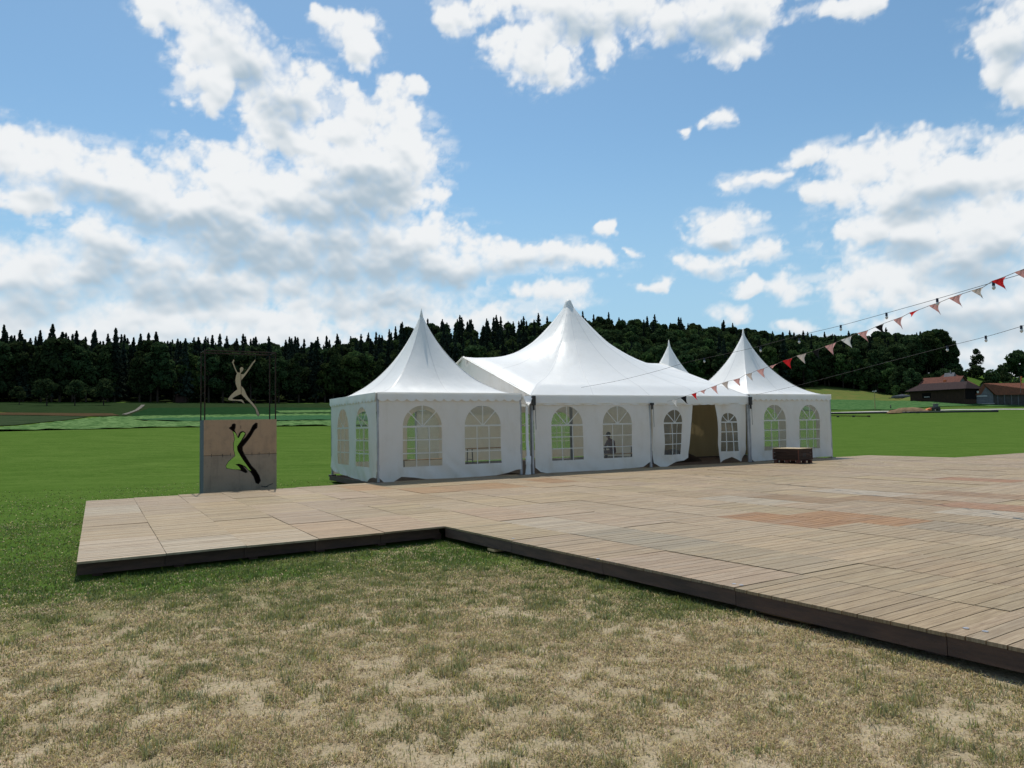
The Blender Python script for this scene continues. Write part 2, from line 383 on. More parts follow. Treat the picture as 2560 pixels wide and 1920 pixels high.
def attr_leaf(name, trans=0.35, rough=0.55):
    m = bpy.data.materials.new(name); m.use_nodes = True; T = NT(m.node_tree)
    b = T.n['Principled BSDF']; b.inputs['Roughness'].default_value = rough; b.inputs['Specular IOR Level'].default_value = 0.2
    a = T.new('ShaderNodeAttribute', attribute_name='tint')
    T.put(b.inputs['Base Color'], a.outputs['Color'])
    t = T.new('ShaderNodeBsdfTranslucent'); T.put(t.inputs[0], a.outputs['Color'])
    mx = T.new('ShaderNodeMixShader'); mx.inputs[0].default_value = trans
    T.l.new(b.outputs[0], mx.inputs[1]); T.l.new(t.outputs[0], mx.inputs[2]); T.l.new(mx.outputs[0], T.n['Material Output'].inputs[0])
    return m

def ground_mat():
    m = bpy.data.materials.new('lawn_and_soil'); m.use_nodes = True; T = NT(m.node_tree)
    b = T.n['Principled BSDF']; b.inputs['Roughness'].default_value = 1.0; b.inputs['Specular IOR Level'].default_value = 0.0
    g = T.new('ShaderNodeAttribute', attribute_name='tint'); sp = T.new('ShaderNodeSeparateColor'); T.put(sp.inputs[0], g.outputs['Color'])
    P = T.new('ShaderNodeNewGeometry').outputs['Position']
    nb = T.noise(P, 0.22, 5, 0.6); nm = T.noise(P, 2.0, 6, 0.62); nf = T.noise(P, 22.0, 5, 0.68); nff = T.noise(P, 55.0, 4, 0.65)
    soil = T.mix(T.step(nm, 0.35, 0.65), (0.385, 0.322, 0.228), (0.300, 0.245, 0.165))
    soil = T.mix(T.math('MULTIPLY', T.step(nf, 0.48, 0.68), 0.55), soil, (0.17, 0.135, 0.068))
    soil = T.mix(T.math('MULTIPLY', T.step(nff, 0.52, 0.66), 0.60), soil, (0.12, 0.09, 0.052))
    gn = T.mix(T.step(nb, 0.30, 0.70), (0.068, 0.122, 0.023), (0.086, 0.142, 0.030))
    gn = T.mix(T.math('MULTIPLY', T.step(nf, 0.42, 0.68), 0.6), gn, (0.028, 0.066, 0.009))
    gn = T.mix(T.math('MULTIPLY', T.step(nff, 0.55, 0.75), 0.5), gn, (0.078, 0.138, 0.026))
    gn = T.mix(T.math('MULTIPLY', T.step(nm, 0.50, 0.80), 0.35), gn, (0.085, 0.118, 0.026))
    nl = T.noise(T.vmath('MULTIPLY', P, (0.35, 0.9, 1)), 1.0, 4, 0.6)
    gn = T.mix(T.math('MULTIPLY', T.step(nl, 0.35, 0.72), 0.45), gn, (0.030, 0.070, 0.010))
    n8 = T.noise(P, 7.0, 4, 0.7); n3_ = T.noise(P, 2.6, 4, 0.65)
    gn = T.mix(T.math('MULTIPLY', T.step(n8, 0.50, 0.66), 0.55), gn, (0.098, 0.142, 0.040))
    gn = T.mix(T.math('MULTIPLY', T.step(n3_, 0.50, 0.66), 0.40), gn, (0.034, 0.072, 0.012))
    st = T.noise(T.vmath('MULTIPLY', P, (60, 26, 30)), 1.0, 4, 0.7, 0.6); st2 = T.noise(T.vmath('MULTIPLY', P, (24, 70, 30)), 1.0, 4, 0.7, 0.6)
    soil = T.mix(T.math('MULTIPLY', T.step(st, 0.52, 0.68), 0.65), soil, (0.43, 0.33, 0.18))
    soil = T.mix(T.math('MULTIPLY', T.step(st2, 0.54, 0.70), 0.55), soil, (0.175, 0.150, 0.065))
    soil = T.mix(T.math('MULTIPLY', T.step(T.noise(P, 5.0, 5, 0.7), 0.50, 0.70), 0.5), soil, (0.215, 0.185, 0.085))
    gn = T.mix(T.step(sp.outputs[0], 0.55, 1.0), T.mix(T.step(st, 0.45, 0.62), (0.105, 0.118, 0.040), (0.20, 0.175, 0.080)), gn)
    f = T.step(T.math('ADD', sp.outputs[0], T.math('MULTIPLY', T.math('SUBTRACT', nm, 0.5), 0.55)), 0.32, 0.68)
    c = T.mix(f, soil, gn)
    dry = (0.150, 0.135, 0.048)
    c = T.mix(sp.outputs[1], c, T.mix(T.step(nb, 0.3, 0.7), dry, (0.085, 0.125, 0.035)))
    c = T.mix(sp.outputs[2], c, (0.018, 0.026, 0.010))
    T.put(b.inputs['Base Color'], c)
    bp = T.new('ShaderNodeBump'); bp.inputs['Strength'].default_value = 0.55; bp.inputs['Distance'].default_value = 0.03
    T.put(bp.inputs['Height'], T.math('ADD', nf, T.math('MULTIPLY', nff, 0.5))); T.put(b.inputs['Normal'], bp.outputs[0])
    return m

M = {}
M['ground'] = ground_mat()
M['deck'] = wood_deck_mat()
M['fascia'] = mat('dark_stained_board', (0.105, 0.062, 0.046), 0.6, 0.3, color2=(0.062, 0.040, 0.033), vscale=2.5, bump=0.3, bscale=30, obj_random=0.25, stretch=(1, 1, 6))
M['roof'] = fabric('white_tent_roof_pvc', (0.86, 0.86, 0.85), (0.86, 0.85, 0.81), 0.36, 0.42, 0.17, 0.14)
M['wall'] = fabric('white_tent_wall_pvc', (0.77, 0.735, 0.69), (0.66, 0.53, 0.32), 0.48, 0.25, 0.11, 0.45)
M['seam'] = fabric('welded_seam_pvc', (0.74, 0.745, 0.745), (0.6, 0.6, 0.57), 0.45, 0.35, 0.10)
M['pane'] = pane_mat()
M['bars'] = fabric('white_window_bar', (0.80, 0.80, 0.77), (0.75, 0.74, 0.68), 0.45, 0.3, 0.3)
M['alu'] = mat('grey_aluminium', (0.42, 0.42, 0.45), 0.42, 0.5, 0.6, var=0.25, vscale=4)
M['black'] = mat('black_iron', (0.03, 0.028, 0.027), 0.55, 0.4)
M['floorwood'] = mat('dark_tent_floor', (0.085, 0.055, 0.04), 0.75, 0.2, color2=(0.05, 0.035, 0.028), vscale=3, bump=0.2)
M['rust'] = mat('rusty_steel', (0.040, 0.022, 0.016), 0.8, 0.25, color2=(0.022, 0.015, 0.012), vscale=6, bump=0.35, bscale=45)
M['tabletop'] = mat('varnished_bench_wood', (0.42, 0.24, 0.09), 0.4, 0.4, var=0.3, vscale=4, stretch=(1, 12, 12))

# ================================================================ terrain
_X  = [-2500, -600, 0, 400, 800, 1100, 1500, 1800, 2050, 2240, 2300, 2390, 2560, 3200, 5200]
_FY = [1040, 1010, 1004, 1005, 1007, 1000, 992, 975, 962, 984, 938, 924, 946, 960, 990]       # where open land ends, photo row
_ER = [270, 275, 280, 280, 285, 310, 340, 370, 400, 395, 432, 455, 480, 500, 500]             # how far away that is, metres
_SY = [900, 850, 841, 828, 836, 803, 784, 808, 838, 822, 838, 900, 944, 955, 985]             # top of the wood, photo row
_PW = [1.15, 1.15, 1.2, 1.2, 1.3, 1.7, 2.5, 3.4, 4.2, 3.7, 3.9, 4.0, 4.0, 4.0, 4.0]
TREE_H = 24.0
def hor(X): return 1068.0 - 0.0191 * (X - 1280)
def az_to_X(az): return 1280 + FPX * np.tan(np.clip(az, -1.12, 1.12))
def _cz_(x): return 1 / math.sqrt(1 + ((x - 1280) / FPX) ** 2)          # depth along the view per metre of distance
_ez = [(hor(x) - y) / FPX * r * _cz_(x) + CAM[2] for x, y, r in zip(_X, _FY, _ER)]
_CR = [r + (130 if x < 1000 else 170) for x, r in zip(_X, _ER)]
_cz = [(hor(x) - y) / FPX * r * _cz_(x) + CAM[2] - ((TREE_H + 2.5 if x < 1000 else TREE_H) if x < 2395 else 0) for x, y, r in zip(_X, _SY, _CR)]
def wooded(X): return X < 2385
def height(x, y):
    x = np.asarray(x, float); y = np.asarray(y, float)
    r = np.hypot(x, y); az = np.arctan2(x, np.maximum(y, 1e-6)); back = y <= 0
    X = az_to_X(az)
    er = np.interp(X, _X, _ER); ez = np.interp(X, _X, _ez); cr = np.interp(X, _X, _CR); cz = np.interp(X, _X, _cz); pw = np.interp(X, _X, _PW)
    t = np.clip((r - 35) / (er - 35), 0, 1)
    z1 = ez * t ** pw
    s = np.clip((r - er) / (cr - er), 0, 1); z2 = (cz - ez) * (0.55 * s + 0.45 * s * s * (3 - 2 * s))
    z3 = -np.maximum(0, r - cr) * 0.04
    z = z1 + np.where(r > er, z2, 0) + z3
    fade = np.clip((y + 20) / 60, 0, 1)
    z = z * fade * fade * (3 - 2 * fade)
    z = z + (fbm(x / 45, y / 45, 5, 3) - 0.5) * np.clip((r - 60) / 200, 0, 1) * 1.2
    return np.where(back, 0.0, z)
def hz(x, y): return float(height(np.array([x]), np.array([y]))[0])
_rs = np.concatenate([np.arange(8, 120, 0.5), np.arange(120, 800, 1.0)])
def on_land(px, py, rmax=800):
    d = ray(px, py); k = _rs / hypot(d[0], d[1])
    P = CAM[:, None] + d[:, None] * k[None]
    below = P[2] <= height(P[0], P[1])
    i = int(np.argmax(below)) if below.any() else len(_rs) - 1
    return np.array([P[0, i], P[1, i], hz(P[0, i], P[1, i])])

DK = np.array([-1.14, 12.08])                 # the inner corner of the deck
_lo = 0.0
def a_ang(v): return np.radians(np.interp(v, [-9, 0, 10], [33.2, 32.0, 29.0]))
def deck_xy(u, v):
    u = np.asarray(u, float); v = np.asarray(v, float); a = a_ang(v)
    bb = np.where(v > 0, radians(119.3), radians(123.6))
    return DK[0] + v * np.cos(bb) + u * np.cos(a), DK[1] + v * np.sin(bb) + u * np.sin(a)
def deck_uv(x, y):
    dx = x - DK[0]; dy = y - DK[1]; v = -dx * sin(radians(31)) + dy * cos(radians(31))
    for _ in range(4):
        a = a_ang(v); bb = np.where(v > 0, radians(119.3), radians(123.6))
        det = np.cos(a) * np.sin(bb) - np.sin(a) * np.cos(bb)
        v = (np.cos(a) * dy - np.sin(a) * dx) / det; u = (dx * np.sin(bb) - dy * np.cos(bb)) / det
    return u, v
def under_deck(x, y, m=0.0):
    u, v = deck_uv(x, y)
    return ((u > -5.13 - m) & (v > 0 - m) & (v < 10.6 + m) & (u < 27)) | ((u > 0 - m) & (v < 10.6) & (v > -11) & (u < 27)) | ((u >= 26) & (v < 6.3) & (u < 45) & (v > -11))
def greenness(x, y):
    r = np.hypot(x, y)
    n = fbm(x / 1.6, y / 1.6, 3, 4)
    e = r + (n - 0.5) * 6.5 - 1.3 * sstep(x, -1.0, 2.0) + 0.8 * sstep(-x, 1.5, 4.5)
    u, v = deck_uv(x, y)
    near = np.minimum(np.abs(np.where(v < 0, u, v)), 3)       # the lawn stays greener along the deck
    e = e + 2.4 * sstep(-near, -2.2, 0.0) * (v > -6)
    return sstep(e, 5.3, 12.8)

def make_ground():
    rad = np.concatenate([[0.0, 1.5], np.arange(2.5, 16, 0.22), np.arange(16, 60, 1.2), np.arange(60, 320, 4.0), np.arange(320, 700, 8.0), np.geomspace(700, 4500, 14)])
    na = 900; ang = np.linspace(0, 2 * pi, na, endpoint=False)
    R, A = np.meshgrid(rad[1:], ang, indexing='ij')
    x = (R * np.sin(A)).ravel(); y = (R * np.cos(A)).ravel(); z = height(x, y)
    z = z + (fbm(x / 0.6, y / 0.6, 21, 3) - 0.5) * 0.035 * (np.hypot(x, y) < 30)
    g = greenness(x, y)
    X = az_to_X(np.arctan2(x, np.maximum(y, 1e-6))); r = np.hypot(x, y); er = np.interp(X, _X, _ER)
    wood = ((r > er - 4) & (X < 2395) & (y > 0)).astype(float)
    # the rougher, yellower slope below the right-hand wood
    dry = sstep(r, 322, 345) * sstep(X, 1950, 2050) * (1 - sstep(X, 2250, 2420)) * (1 - wood) * 0.75
    v = np.vstack([[0, 0, 0], np.stack([x, y, z], 1)]); nr = len(rad) - 1
    idx = 1 + np.arange(nr * na).reshape(nr, na); nx = np.roll(idx, -1, 1)
    quads = np.stack([idx[:-1], idx[1:], nx[1:], nx[:-1]], -1).reshape(-1, 4)
    faces = [tuple(q) for q in quads.tolist()] + [(0, int(idx[0, k]), int(nx[0, k])) for k in range(na)]
    col = np.ones((len(v), 4)); col[0, :3] = 0; col[1:, 0] = g; col[1:, 1] = dry; col[1:, 2] = wood; 
    o = mesh_obj('ground', v, faces, M['ground'], None, True, attrs={'tint': col})
    tag(o, kind='structure')
make_ground()

# ---- field sheets that lie on the land; outlines were read from the photograph and dropped onto the terrain
def inside(poly, x, y):
    c = np.zeros(x.shape, bool); n = len(poly)
    for i in range(n):
        x1, y1 = poly[i]; x2, y2 = poly[(i + 1) % n]
        if y1 == y2: continue
        hit = ((y1 > y) != (y2 > y)) & (x < (x2 - x1) * (y - y1) / (y2 - y1) + x1); c ^= hit
    return c
def sheet(name, px, lift, material, step, kind='structure', rough=0.0, land=None):
    pts = [on_land(*p)[:2] for p in px] if land is None else land
    dense = []
    for i, p in enumerate(pts):
        q = pts[(i + 1) % len(pts)]; n = max(1, int(np.hypot(*(np.array(q) - p)) / step))
        for k in range(n): dense.append(np.array(p) + (np.array(q) - p) * (k / n))
    arr = np.array(dense); lo = arr.min(0); hi = arr.max(0)
    gx, gy = np.meshgrid(np.arange(lo[0], hi[0], step), np.arange(lo[1], hi[1], step)); gx = gx.ravel() + RNG.uniform(-.3, .3, gx.size) * step; gy = gy.ravel() + RNG.uniform(-.3, .3, gy.size) * step
    ok = inside(pts, gx, gy); allp = [Vector((float(a), float(b))) for a, b in dense] + [Vector((float(a), float(b))) for a, b in zip(gx[ok], gy[ok])]
    n0 = len(dense); r = delaunay_2d_cdt(allp, [(i, (i + 1) % n0) for i in range(n0)], [], 0, 1e-4)
    V = np.array([[p.x, p.y] for p in r[0]]); F = np.array(r[2]); c = V[F].mean(1)
    F = F[inside(pts, c[:, 0], c[:, 1])]
    z = height(V[:, 0], V[:, 1]) + lift
    if rough: z = z + RNG.uniform(-1, 1, len(z)) * rough
    o = mesh_obj(name, np.column_stack([V, z]), [tuple(f) for f in F.tolist()], material, None, True)
    if o.data.polygons and o.data.polygons[0].normal.z < 0: o.data.flip_normals()
    tag(o, kind=kind); return o
def field_mat(name, c1, c2, scale, c3=None, bump=0.6):
    m = bpy.data.materials.new(name); m.use_nodes = True; T = NT(m.node_tree); b = T.n['Principled BSDF']
    b.inputs['Roughness'].default_value = 1.0; b.inputs['Specular IOR Level'].default_value = 0.0
    P = T.new('ShaderNodeNewGeometry').outputs['Position']; n = T.noise(P, scale, 5, 0.65); nl = T.noise(P, 0.035, 4, 0.6)
    c = T.mix(T.step(n, 0.36, 0.64), c1, c2)
    if c3: c = T.mix(T.step(nl, 0.40, 0.62), c, c3)
    T.put(b.inputs['Base Color'], c)
    bp = T.new('ShaderNodeBump'); bp.inputs['Strength'].default_value = bump; bp.inputs['Distance'].default_value = 0.3
    T.put(bp.inputs['Height'], n); T.put(b.inputs['Normal'], bp.outputs[0]); return m
M['crop'] = field_mat('pale_beet_leaves', (0.040, 0.090, 0.028), (0.115, 0.190, 0.072), 0.9, None, 0.7)
M['crop2'] = field_mat('blue_green_leaves', (0.026, 0.075, 0.034), (0.045, 0.110, 0.050), 1.6)
M['darkgreen'] = field_mat('shade_toned_clover', (0.010, 0.030, 0.011), (0.015, 0.042, 0.016), 0.8)  # clover green darkened to carry the cloud shadow lying over it
M['midgreen'] = field_mat('shade_toned_meadow', (0.016, 0.030, 0.011), (0.024, 0.040, 0.016), 0.5)  # cloud shadow on the far fields is painted into this green
M['greycrop'] = field_mat('young_grey_green_crop', (0.024, 0.040, 0.020), (0.036, 0.054, 0.026), 0.6)
M['brownfield'] = field_mat('brown_ploughed_strip', (0.052, 0.037, 0.021), (0.074, 0.050, 0.027), 0.5)
M['track'] = field_mat('pale_gravel', (0.11, 0.105, 0.09), (0.16, 0.15, 0.13), 0.8, None, 0.2)
M['road'] = field_mat('pale_road', (0.30, 0.295, 0.27), (0.38, 0.37, 0.34), 0.3, None, 0.1)
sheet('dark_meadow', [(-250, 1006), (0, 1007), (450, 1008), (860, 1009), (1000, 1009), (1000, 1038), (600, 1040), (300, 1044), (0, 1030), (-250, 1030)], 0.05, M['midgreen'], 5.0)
sheet('clover_field', [(330, 1037), (372, 1021), (560, 1019), (830, 1021), (1000, 1020), (1000, 1036), (560, 1040), (330, 1043)], 0.09, M['darkgreen'], 4.0)
sheet('bright_field_strip', [(690, 1028), (1000, 1022), (1000, 1028), (700, 1033)], 0.14, M['crop'], 4.0)
sheet('grey_green_field', [(-250, 1040), (0, 1040), (140, 1041), (225, 1043), (160, 1052), (40, 1064), (0, 1066), (-250, 1072)], 0.10, M['greycrop'], 4.0)
sheet('ploughed_strip', [(-250, 1031), (0, 1032.5), (150, 1034), (280, 1035), (300, 1040), (220, 1042), (100, 1039.5), (-250, 1038)], 0.12, M['brownfield'], 3.0)
sheet('gravel_track', [(304, 1038), (322, 1032.5), (338, 1026), (347, 1019), (353, 1013.2), (363, 1013.2), (356, 1019.5), (347, 1026.5), (332, 1032.5), (316, 1038.5)], 0.16, M['track'], 2.0)
sheet('beet_field', [(-250, 1090), (0, 1079), (120, 1076), (272, 1073), (498, 1069), (824, 1066), (1000, 1065), (1000, 1035), (824, 1036), (498, 1040), (253, 1044.5), (200, 1051), (110, 1061), (0, 1073), (-250, 1080)], 0.16, M['crop'], 1.1, rough=0.10)
sheet('blue_green_field', [(330, 1054), (470, 1048), (700, 1043.5), (1000, 1041.5), (1000, 1054), (700, 1056), (480, 1057)], 0.30, M['crop2'], 1.4, rough=0.05)
sheet('road', [(2040, 1032.0), (2150, 1029.5), (2240, 1028.0), (2350, 1025.2), (2470, 1023), (2600, 1020.2), (2700, 1018), (2700, 1021), (2600, 1022.8), (2470, 1025.2), (2350, 1027.2), (2240, 1030), (2150, 1031.6), (2040, 1034.4)], 0.10, M['road'], 4.0)
M['beet2'] = field_mat('far_beet_leaves', (0.038, 0.095, 0.032), (0.070, 0.135, 0.050), 0.6)
sheet('far_beet_field', [(1990, 1004), (2075, 1000), (2240, 1004), (2300, 1006), (2700, 1003), (2700, 1012), (2420, 1016), (2300, 1020), (2075, 1026), (1990, 1027)], 0.25, M['beet2'], 5.0, rough=0.1)

# ================================================================ trees
M['spruce'] = leaf_mat('dark_spruce_needles', (0.017, 0.027, 0.020), (0.032, 0.046, 0.031), 0.14)
M['broad'] = leaf_mat('dull_green_leaves', (0.023, 0.040, 0.018), (0.050, 0.076, 0.030), 0.22)
M['broad_light'] = leaf_mat('fresh_green_leaves', (0.034, 0.060, 0.020), (0.075, 0.112, 0.038), 0.26)
M['bark'] = mat('grey_brown_bark', (0.055, 0.042, 0.033), 0.9, 0.1, var=0.4, vscale=6)
def cards(name, P, N, size, droop=0.0, aspect=1.0, jitter=0.6):
    """leaf clumps: one bent quad each, facing roughly along N"""
    n = len(P); t = RNG.normal(size=(n, 3)) * jitter + N; t /= np.linalg.norm(t, axis=1)[:, None]
    a = np.cross(t, RNG.normal(size=(n, 3))); a /= np.linalg.norm(a, axis=1)[:, None] + 1e-9; b = np.cross(t, a)
    s = (size * RNG.uniform(0.6, 1.35, n))[:, None]
    v0 = P - a * s * 0.5 - b * s * 0.35 * aspect; v1 = P + a * s * 0.5 - b * s * 0.25 * aspect + t * s * 0.15
    v2 = P + a * s * 0.35 + b * s * 0.5 * aspect; v3 = P - a * s * 0.45 + b * s * 0.4 * aspect - t * s * 0.15
    V = np.stack([v0, v1, v2, v3], 1); V[:, 2:, 2] -= droop * s
    return V.reshape(-1, 3), [(4 * i, 4 * i + 1, 4 * i + 2, 4 * i + 3) for i in range(n)]
def crown_spruce(seed, h=26.0, w=3.6, n=1500):
    global RNG
    keep = RNG; RNG = np.random.default_rng(seed)
    tt = RNG.uniform(0, 1, n) ** 0.8; z = h * (0.10 + 0.90 * tt)
    whorl = 0.72 + 0.28 * np.sin(z * 2.6 + seed)
    prof = w * (1 - tt) ** 0.78 * whorl * RNG.uniform(0.75, 1.1, n) + 0.12
    an = RNG.uniform(0, 2 * pi, n); k = np.sqrt(RNG.uniform(0.15, 1, n)); lob = 1 + 0.22 * np.sin(3 * an + seed)
    P = np.stack([prof * k * lob * np.cos(an), prof * k * lob * np.sin(an), z - 0.25 * prof * k], 1)
    N = np.stack([np.cos(an) * .5, np.sin(an) * .5, np.full(n, 0.8)], 1)
    V, F = cards('c', P, N, 1.25 - 0.75 * tt, 0.25, 0.8, 0.45)
    RNG = keep; me = bpy.data.meshes.new('spruce_crown'); me.from_pydata(V.tolist(), [], F); me.materials.append(M['spruce']); return me
def crown_broad(seed, h=22.0, w=6.0, n=2300, key='broad', base=0.22, lobes=12):
    global RNG
    keep = RNG; RNG = np.random.default_rng(seed); Ps = []; Ns = []
    L = []
    for i in range(lobes):
        t = RNG.uniform(0, 1); zc = h * (base + (0.93 - base) * t); rr = w * math.sqrt(max(0.02, 1 - (1.75 * t - 0.75) ** 2)) * 0.62
        an = RNG.uniform(0, 2 * pi); L.append((rr * cos(an), rr * sin(an), zc, w * RNG.uniform(0.30, 0.50)))
    L.append((0, 0, h * 0.9, w * 0.36)); L.append((0, 0, h * (0.5 + base / 2), w * 0.55))
    for (x, y, z, r) in L:
        m = n // len(L); d = RNG.normal(size=(m, 3)); d /= np.linalg.norm(d, axis=1)[:, None]
        k = RNG.uniform(0.65, 1.08, m) ** 0.6
        P = np.array([x, y, z]) + d * (r * k)[:, None] * np.array([1, 1, 0.85]); Ps.append(P); Ns.append(d)
    V, F = cards('c', np.vstack(Ps), np.vstack(Ns), np.full(m * len(L), w * 0.16), 0.05, 1.0, 0.7)
    RNG = keep; me = bpy.data.meshes.new('leaf_crown'); me.from_pydata(V.tolist(), [], F); me.materials.append(M[key]); return me
def trunk_mesh(h, r, limbs=4, seed=0):
    rd = random.Random(seed); b = MB(); b.tube([(0, 0, -0.6), (0.05 * r, 0, h * 0.3), (0.15 * r, 0.1, h * 0.6), (0.1, 0.05, h * 0.92)], [r, r * 0.8, r * 0.5, r * 0.12], 7)
    for i in range(limbs):
        a = rd.uniform(0, 2 * pi); z = h * rd.uniform(0.3, 0.6); l = h * rd.uniform(0.16, 0.26)
        b.tube([(0, 0, z), (cos(a) * l * .5, sin(a) * l * .5, z + l * .45), (cos(a) * l, sin(a) * l, z + l * 0.8)], [r * 0.4, r * 0.25, r * 0.08], 5)
    me = bpy.data.meshes.new('trunk'); me.from_pydata(b.v, [], b.f); me.materials.append(M['bark']); return me
PROTO = {
    'spruce': [(crown_spruce(100 + i, 26.0, w), trunk_mesh(26, 0.33, 0, i)) for i, w in enumerate((3.8, 4.4, 5.0, 3.4))],
    'broad': [(crown_broad(200 + i, 22.0, w), trunk_mesh(20, 0.42, 5, i)) for i, w in enumerate((5.2, 6.0, 6.8, 5.0))],
    'light': [(crown_broad(300 + i, 20.0, w, key='broad_light'), trunk_mesh(18, 0.4, 5, i)) for i, w in enumerate((5.4, 6.4))],
}
def tree(name, kind, k, x, y, scale, label, group=None, sz=1.0, meshes=None, z=None):
    crown, trunk = meshes or PROTO[kind][k % len(PROTO[kind])]
    t = empty(name, (x, y, (hz(x, y) if z is None else z)), random.uniform(0, 2 * pi)); t.scale = (scale, scale, scale * sz)
    link(bpy.data.objects.new('trunk', trunk), t); link(bpy.data.objects.new('crown', crown), t)
    return tag(t, label, 'tree', group)

# candidates for every tree of the woods, then the 300 that show largest become trees of their own
def wood_points():
    out = []
    rd = random.Random(3)
    X = -420.0
    while X < 2385:
        er = float(np.interp(X, _X, _ER)); cr = float(np.interp(X, _X, _CR))
        az = atan2(X - 1280, FPX); r = er + 1.0; row = 0
        while r < cr + 8:
            rr = r + rd.uniform(-2, 2); a = az + rd.uniform(-2.6, 2.6) / rr
            x, y = rr * sin(a), rr * cos(a)
            conifer = 0.62 if X < 470 else (0.40 if X < 900 else (0.58 if X < 1340 else 0.14))
            top = (cr - r) < 30
            if X > 1340 and top: conifer = 0.32 if X < 2120 else 0.06
            if row == 0 and X < 1300: conifer *= 0.62
            kind = 'spruce' if rd.random() < conifer else ('light' if rd.random() < (0.10 if X < 900 else 0.30) else 'broad')
            out.append((row, X, rr, x, y, kind, rd.randrange(4), rd.uniform(0.80, 1.07) if kind == 'spruce' else rd.uniform(0.80, 1.08), top))
            r += rd.uniform(6.5, 9.0) * (1.0 if X > 1000 else 1.25); row += 1
        X += (5.6 if X > 1000 else 5.2) / er * FPX
    return out
WP = wood_points()
def wood_shows(w):
    row, X, rr = w[0], w[1], w[2]
    if 850 < X < 2000 and row == 0: return 0          # hidden behind the tents
    return (3 if row == 0 else 0) + (2 if w[8] else 0) + (1 if row == 1 else 0) + (0.5 if X > -20 else -3) - row * 0.05
order = sorted(range(len(WP)), key=lambda i: -wood_shows(WP[i]))
cnt = {'spruce': 0, 'broad': 0, 'light': 0}; rest = []
for i in order:
    row, X, rr, x, y, kind, k, sc, top = WP[i]
    if sum(cnt.values()) < 290 and X > -30:
        cnt[kind] += 1
        where = 'at the foot of the wood beyond the fields' if row == 0 else ('on the skyline of the wooded hill' if top else 'in the second row of the far wood')
        spot = [t for x_, t in ((120, 'at the far left'), (360, 'above the fruit trees'), (500, 'left of the sculpture'), (690, 'behind the sculpture'), (830, 'between sculpture and nearest tent'), (1060, 'behind the nearest tent'), (1240, 'right of the nearest tent peak'), (1430, 'left of the big tent peak'), (1670, 'right of the big tent peak'), (1860, 'left of the right-hand tent peak'), (2060, 'right of the right-hand tent peak'), (2210, 'above the lamp pole'), (9999, 'at its right end above the barn')) if X < x_][0]
        where = {0: 'at the wood foot, ', 1: 'on the wood skyline, ', 2: 'inside the wood, '}[0 if row == 0 else (1 if top else 2)] + spot
        nm, lab = {'spruce': ('spruce_tree', 'dark pointed spruce '), 'broad': ('broadleaf_tree', 'dull green round tree '), 'light': ('broadleaf_tree', 'fresher green round tree ')}[kind]
        tree(nm, kind, k, x, y, sc * (0.93 if X < 1000 else 1.0) * (1.0 if kind == 'spruce' else 1.0), lab + where, lab.strip() + 's ' + where)
    else: rest.append(WP[i])

def forest_mass(pts):
    """the rest of the wood: one object, trees set on points by geometry nodes"""
    pcol = bpy.data.collections.new('tree_models'); names = []
    for k in ('spruce', 'broad', 'light'):
        for i, (c, t) in enumerate(PROTO[k]):
            o = bpy.data.objects.new('m_%s_%d' % (k, i), c); pcol.objects.link(o); names.append((o.name, k, i))
    order = sorted(range(len(names)), key=lambda i: names[i][0]); slot = {(names[j][1], names[j][2]): s for s, j in enumerate(order)}
    me = bpy.data.meshes.new('forest'); me.from_pydata([(p[3], p[4], hz(p[3], p[4]) - 0.3) for p in pts], [], [])
    for nm, ty, vals in (('idx', 'INT', [slot[(p[5], p[6] % len(PROTO[p[5]]))] for p in pts]), ('rot', 'FLOAT', [random.uniform(0, 6.28) for p in pts]),
                         ('sca', 'FLOAT', [p[7] * (0.93 if p[1] < 1000 else 1.0) for p in pts])):
        a = me.attributes.new(nm, ty, 'POINT'); a.data.foreach_set('value', vals)
    o = link(bpy.data.objects.new('forest', me))
    ng = bpy.data.node_groups.new('forest_points', 'GeometryNodeTree')
    ng.interface.new_socket('Geometry', in_out='INPUT', socket_type='NodeSocketGeometry'); ng.interface.new_socket('Geometry', in_out='OUTPUT', socket_type='NodeSocketGeometry')
    N = ng.nodes; Lk = ng.links; gi = N.new('NodeGroupInput'); go = N.new('NodeGroupOutput')
    ip = N.new('GeometryNodeInstanceOnPoints'); ci = N.new('GeometryNodeCollectionInfo'); ci.inputs['Collection'].default_value = pcol
    ci.inputs['Separate Children'].default_value = True; ci.inputs['Reset Children'].default_value = True
    def na(n, ty):
        x = N.new('GeometryNodeInputNamedAttribute'); x.data_type = ty; x.inputs['Name'].default_value = n; return x.outputs[0]
    cx = N.new('ShaderNodeCombineXYZ'); Lk.new(na('rot', 'FLOAT'), cx.inputs[2])
    Lk.new(gi.outputs[0], ip.inputs['Points']); Lk.new(ci.outputs[0], ip.inputs['Instance']); ip.inputs['Pick Instance'].default_value = True
    Lk.new(na('idx', 'INT'), ip.inputs['Instance Index']); Lk.new(cx.outputs[0], ip.inputs['Rotation']); Lk.new(na('sca', 'FLOAT'), ip.inputs['Scale'])
    Lk.new(ip.outputs[0], go.inputs[0])
    md = o.modifiers.new('trees', 'NODES'); md.node_group = ng
    tag(o, 'deep dark wood of spruce and broadleaf trees covering the hill', 'forest', kind='stuff')
forest_mass(rest)

